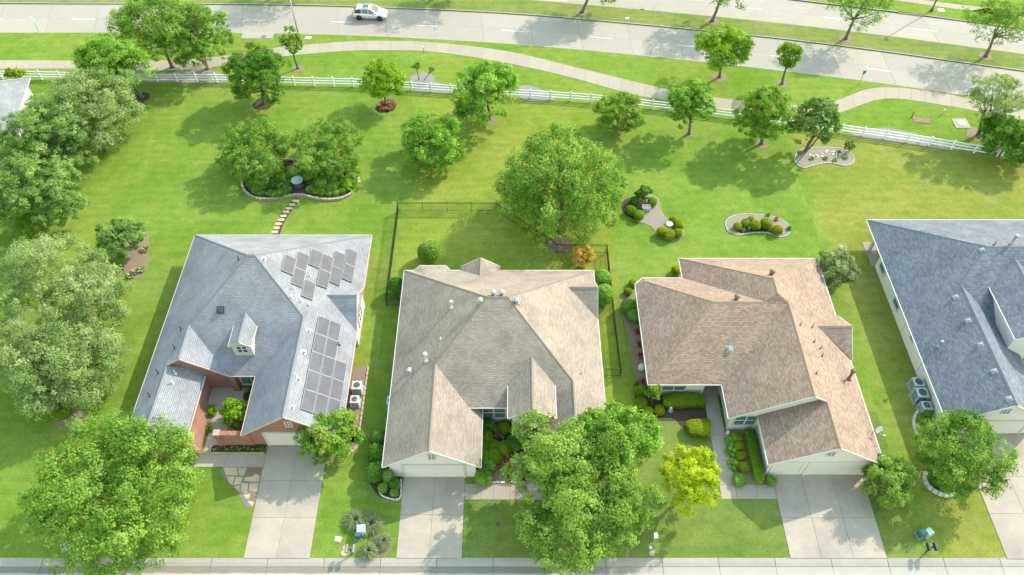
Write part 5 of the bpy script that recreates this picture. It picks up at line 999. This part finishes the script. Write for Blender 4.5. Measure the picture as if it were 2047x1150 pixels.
def pedestal(label, px, s, h, m, rz=0.):
    g = G(*px); t = thing('utility_box', label, 'utility box', g); MB().box(g+Vector((0, 0, .04)), (s*1.25, s*1.25, .1), rz).build('base', 'curb', t)
    k = MB(); k.box(g+Vector((0, 0, .08+h*.36)), (s, s, h*.72), rz, .97); k.box(g+Vector((0, 0, .08+h*.86)), (s*1.06, s*1.06, h*.28), rz, .8); k.build('cabinet', m, t); MB().box(g+Vector((0, -s*.51, .08+h*.4)), (s*.5, .02, h*.3), rz).build('door_panel', 'dark_metal' if m == 'teal' else m, t)
pedestal('mint green utility box before the grass clumps', (724, 1064), .68, .75, 'mint', .1); pedestal('teal utility box in front of the mint one', (717, 1074), .42, .65, 'teal', .15)
pedestal('mint green utility box on the dry front lawn at right', (1852, 1068), .55, .6, 'mint', .5); pedestal('teal utility box on the dry front lawn at right', (1838, 1070), .5, .7, 'teal', .4); pedestal('mint utility box under the big oak at the bottom left', (133, 1095), .5, .5, 'mint', .3)
def mailboxes(label, px, m, lean=0.):
    g = G(*px); t = thing('mailbox_pair', label, 'mailbox', g); MB().box(g+Vector((0, 0, .5)), (.1, .1, 1.0)).build('post', 'dark_metal', t); MB().beam(g+Vector((-.32, 0, 1.0)), g+Vector((.32, 0, 1.0)), .1, .06).build('crossbar', 'dark_metal', t)
    for s_ in (-1, 1):
        c = g+Vector((s_*.26, 0, 1.03)); prof = [(-.11, 0), (.11, 0), (.11, .13)]+[(math.cos(a)*.11, .13+math.sin(a)*.1) for a in [math.pi*i/6 for i in range(1, 6)]]+[(-.11, .13)]; n = len(prof); k = MB()
        vs = [(c.x+a, c.y-.3, c.z+b) for a, b in prof]+[(c.x+a, c.y+.3, c.z+b) for a, b in prof]; k.add(vs, [range(n), range(2*n-1, n-1, -1)]+[(i, i+n, (i+1) % n+n, (i+1) % n) for i in range(n)]); k.build('mailbox', m, t)
mailboxes('grey twin mailboxes on one post at the kerb beside the grass clumps', (704, 1108), 'mail'); mailboxes('navy twin mailboxes on one post at the right kerb', (1851, 1104), 'mail_blue')
def cover(label, px, r, m, square=False, wd=None, rz=0.):
    g = G(*px); k = MB()
    if square: k.box(g+Vector((0, 0, .02)), (wd[0], wd[1], .05), rz); k.box(g+Vector((0, 0, .047)), (wd[0]*.8, wd[1]*.75, .012), rz)
    else: k.lathe(g, [(r, -.02), (r, .035), (r*.9, .045), (r*.85, .04), (r*.3, .045)], 16)
    tag(k.build('utility_cover', m), label, 'utility cover')
cover('pale square utility cover on the lawn left of the teal utility box', (676, 1078), 0, 'white_stone', True, (.5, .4), -.2); cover('small round tan cover beside the grey mailboxes', (689, 1095), .18, 'edge_stone'); cover('larger round tan cover beside the grey mailboxes', (688, 1106), .26, 'edge_stone')
cover('white rectangular cover on the lawn right of the big olive-green tree', (1311, 1071), 0, 'pvc', True, (.3, .45), .05); cover('small round cover near the kerb right of the olive-green tree', (1301, 1095), .15, 'white_stone'); cover('round tan cover near the kerb right of the olive-green tree', (1303, 1106), .24, 'edge_stone'); cover('dark round cover at the kerb under the olive-green tree', (1259, 1106), .24, 'rock_red')
cover('small dark sprinkler box on the front lawn beside the middle driveway', (995, 1048), .14, 'dark_metal'); cover('pale cover on the verge right of the street lamp', (616, 76), 0, 'white_stone', True, (.8, .6)); cover('white cover on the median grass', (1254, 37), 0, 'pvc', True, (.5, .4)); cover('pale cover beyond the far road beside the blue lamp base', (1881, 21), 0, 'white_stone', True, (.9, .7))
g = G(1921, 247); t = thing('manhole', 'square concrete pad with round manhole lid on the verge', 'manhole', g); MB().box(g+Vector((0, 0, .02)), (1.75, 1.75, .08)).build('pad', 'curb', t); MB().lathe(g+Vector((0, 0, .06)), [(.52, 0), (.52, .03), (.44, .035)], 20).build('lid', 'stone_grey', t)
cover('brownish vault lid on the verge left of the square manhole pad', (1842, 241), 0, 'rock_red', True, (2.0, 1.0), -.15)
g = G(515, 72); t = thing('storm_inlet', 'concrete storm inlet with round lid at the road edge', 'inlet', g); MB().box(g+Vector((0, .1, -.02)), (4.2, 1.5, .12), 0).build('apron', 'curb', t); MB().lathe(g+Vector((.9, -.2, .04)), [(.35, 0), (.35, .025), (.3, .03)], 18).build('lid', 'rock_red', t)
for i, (x, y) in enumerate(((1883, 230), (1822, 235), (847, 104))):
    g = G(x, y); tag(MB().lathe(g, [(.06, 0), (.06, .7), (.08, .72), (.08, .8), (.02, .82)], 8).build('marker_post', 'pvc' if i != 1 else 'wood'), ('short white marker post on the verge near the manhole pad', 'short brown marker post beside the vault lid', 'tiny white marker post at the footpath edge')[i], 'post')
rr = random.Random(9)
for i in range(10):
    g = G(*((1256, 533), (1342, 533), (447, 457), (757, 495), (1300, 945), (1730, 485), (520, 680), (735, 870), (740, 560), (1860, 500))[i]); 

# ------------------------------------------------------------------ the car
def car(label, px, rz):
    g = G(*px); g.z = -.115; t = thing('car', label, 'car', g, None, 0); ca_, sa_ = math.cos(rz), math.sin(rz)
    def W(x, y, z): return (g.x+x*ca_-y*sa_, g.y+x*sa_+y*ca_, g.z+z)
    # stations along the length: x, half width low, sill z, belt z, half width belt
    st = [(-2.33, .66, .45, .78, .6), (-2.28, .84, .32, .98, .8), (-1.9, .92, .26, 1.05, .9), (-1.2, .94, .24, 1.06, .92), (0, .95, .24, 1.04, .92), (.9, .95, .24, 1.0, .9), (1.5, .94, .26, .95, .86), (2.05, .9, .3, .86, .78), (2.3, .78, .36, .7, .66), (2.37, .6, .42, .6, .5)]
    vs = []; fs = []; ring = 8
    for x, hw, z0, z1, hb in st:
        for y, z in ((-hw*.85, z0), (-hw, z0+.18), (-hw, (z0+z1)/2+.06), (-hb, z1), (hb, z1), (hw, (z0+z1)/2+.06), (hw, z0+.18), (hw*.85, z0)): vs.append(W(x, y, z))
    for i in range(len(st)-1):
        for k in range(ring): fs.append((i*ring+k, i*ring+(k+1) % ring, (i+1)*ring+(k+1) % ring, (i+1)*ring+k))
    fs += [tuple(range(ring)), tuple(range((len(st)-1)*ring, len(st)*ring))[::-1]]; k = MB(); k.add(vs, fs, True); body = k.build('body', 'car', t)
    roof = [(-1.75, .7, 1.52), (-1.3, .72, 1.62), (-.3, .73, 1.66), (.35, .7, 1.6)]; k = MB(); vs = [W(x, s*hw, z) for x, hw, z in roof for s in (-1, 1)]+[W(x, s*hw*1.02, z-.06) for x, hw, z in roof for s in (-1, 1)]; fs = [(2*i, 2*i+1, 2*i+3, 2*i+2) for i in range(3)]+[(2*i, 2*i+2, 2*i+10, 2*i+8) for i in range(3)]+[(2*i+1, 2*i+9, 2*i+11, 2*i+3) for i in range(3)]+[(0, 8, 9, 1), (6, 7, 15, 14)]
    k.add(vs, fs); k.build('roof', 'car', t)
    k = MB(); k.add([W(.33, -.69, 1.58), W(.33, .69, 1.58), W(1.12, .8, 1.0), W(1.12, -.8, 1.0)], [(0, 1, 2, 3)]); k.build('windscreen', 'car_glass', t)
    k = MB(); k.add([W(-1.76, -.68, 1.5), W(-1.76, .68, 1.5), W(-2.2, .76, 1.03), W(-2.2, -.76, 1.03)], [(3, 2, 1, 0)]); k.build('rear_window', 'car_glass', t)
    for s in (-1, 1):
        for a, b, c_, d_ in (((-1.95, 1.06), (-1.6, 1.5), (-1.0, 1.56), (-1.0, 1.04)), ((-.93, 1.04), (-.93, 1.57), (-.12, 1.59), (-.05, 1.02)), ((.02, 1.02), (-.05, 1.59), (.3, 1.55), (.95, .99))):
            def sd(q): return W(q[0], s*(.92-(q[1]-1.02)*.38), q[1])
            k = MB(); k.add([sd(a), sd(b), sd(c_), sd(d_)], [(0, 1, 2, 3)]); k.build('side_window', 'car_glass', t)
        k = MB(); k.beam(W(-1.7, s*.6, 1.66), W(.1, s*.6, 1.7), .04, .04); k.build('roof_rail', 'alu', t)
        k = MB(); k.box(W(.75, s*1.0, 1.08), (.2, .12, .15), rz); k.build('wing_mirror', 'car', t)
        k = MB(); k.add([W(2.2, s*.5, .66), W(2.12, s*.82, .7), W(1.9, s*.84, .83), W(2.05, s*.5, .84)], [(0, 1, 2, 3)]); k.build('headlight', 'lampglass', t)
        k = MB(); k.box(W(-2.27, s*.7, .92), (.08, .28, .2), rz); k.build('tail_light', 'red', t)
        for x in (-1.4, 1.42):
            wh = thing('wheel', None, None) if False else None; k = MB(); ax = Vector((-sa_*s, ca_*s, 0)); c = Vector(W(x, s*.78, .36)); k.lathe(c, [(.24, .0), (.35, .02), (.365, .06), (.365, .15), (.34, .19), (.24, .2)], 22, ax); wo = k.build('wheel', 'tyre', t)
            k = MB(); k.lathe(c, [(.24, .17), (.22, .18), (.06, .19), (.02, .21)], 18, ax); k.build('rim', 'alu', wo)
            k = MB()
            for i in range(10): a0, a1 = math.pi*i/10-.05, math.pi*(i+1)/10; k.beam(W(x-math.cos(a0)*.42, s*.94, .36+math.sin(a0)*.42), W(x-math.cos(a1)*.42, s*.94, .36+math.sin(a1)*.42), .06, .05)
            k.build('wheel_arch', 'dark_metal', t)
    k = MB(); k.add([W(-.9, -.4, 1.665), W(-.1, -.4, 1.668), W(-.1, .4, 1.668), W(-.9, .4, 1.665)], [(0, 1, 2, 3)]); k.build('sunroof', 'car_glass', t)
    # pillars under the roof so the cabin is closed
    for s in (-1, 1):
        for a, b in (((1.1, .84, 1.0), (.33, .69, 1.56)), ((-.97, .89, 1.03), (-.97, .7, 1.58)), ((-2.15, .8, 1.04), (-1.74, .68, 1.5)), ((-.02, .89, 1.02), (-.08, .7, 1.58))): MB().beam(W(a[0], s*a[1], a[2]), W(b[0], s*b[1], b[2]), .08, .07).build('pillar', 'car', t)
    k = MB(); k.add([W(2.34, -.45, .5), W(2.34, .45, .5), W(2.27, .45, .68), W(2.27, -.45, .68)], [(0, 1, 2, 3)]); k.build('grille', 'dark_metal', t)
car('silver-white car driving on the near road', (741, 33), math.radians(-4))

# fallen leaves and petals scattered on the lawns
rng = np.random.default_rng(77); V = []; n = 900
cx = np.concatenate([rng.uniform(-15, -10.5, 260), rng.uniform(-36, 35, n-260)]); cy = np.concatenate([rng.uniform(22, 34, 260), rng.uniform(22, 72, n-260)])
p = np.stack([cx, cy, np.full(n, .03)], 1); V, F, T_ = leaves(rng, p, unit(rng.normal(size=(n, 3))*.25+np.array([0, 0, 1.])), .09, rng.random(n), .7)
tag(mesh_np('fallen_leaves', V, F, T_, leaf('straw'), None), 'pale fallen leaves scattered over the lawns', 'leaves', None, 'stuff')
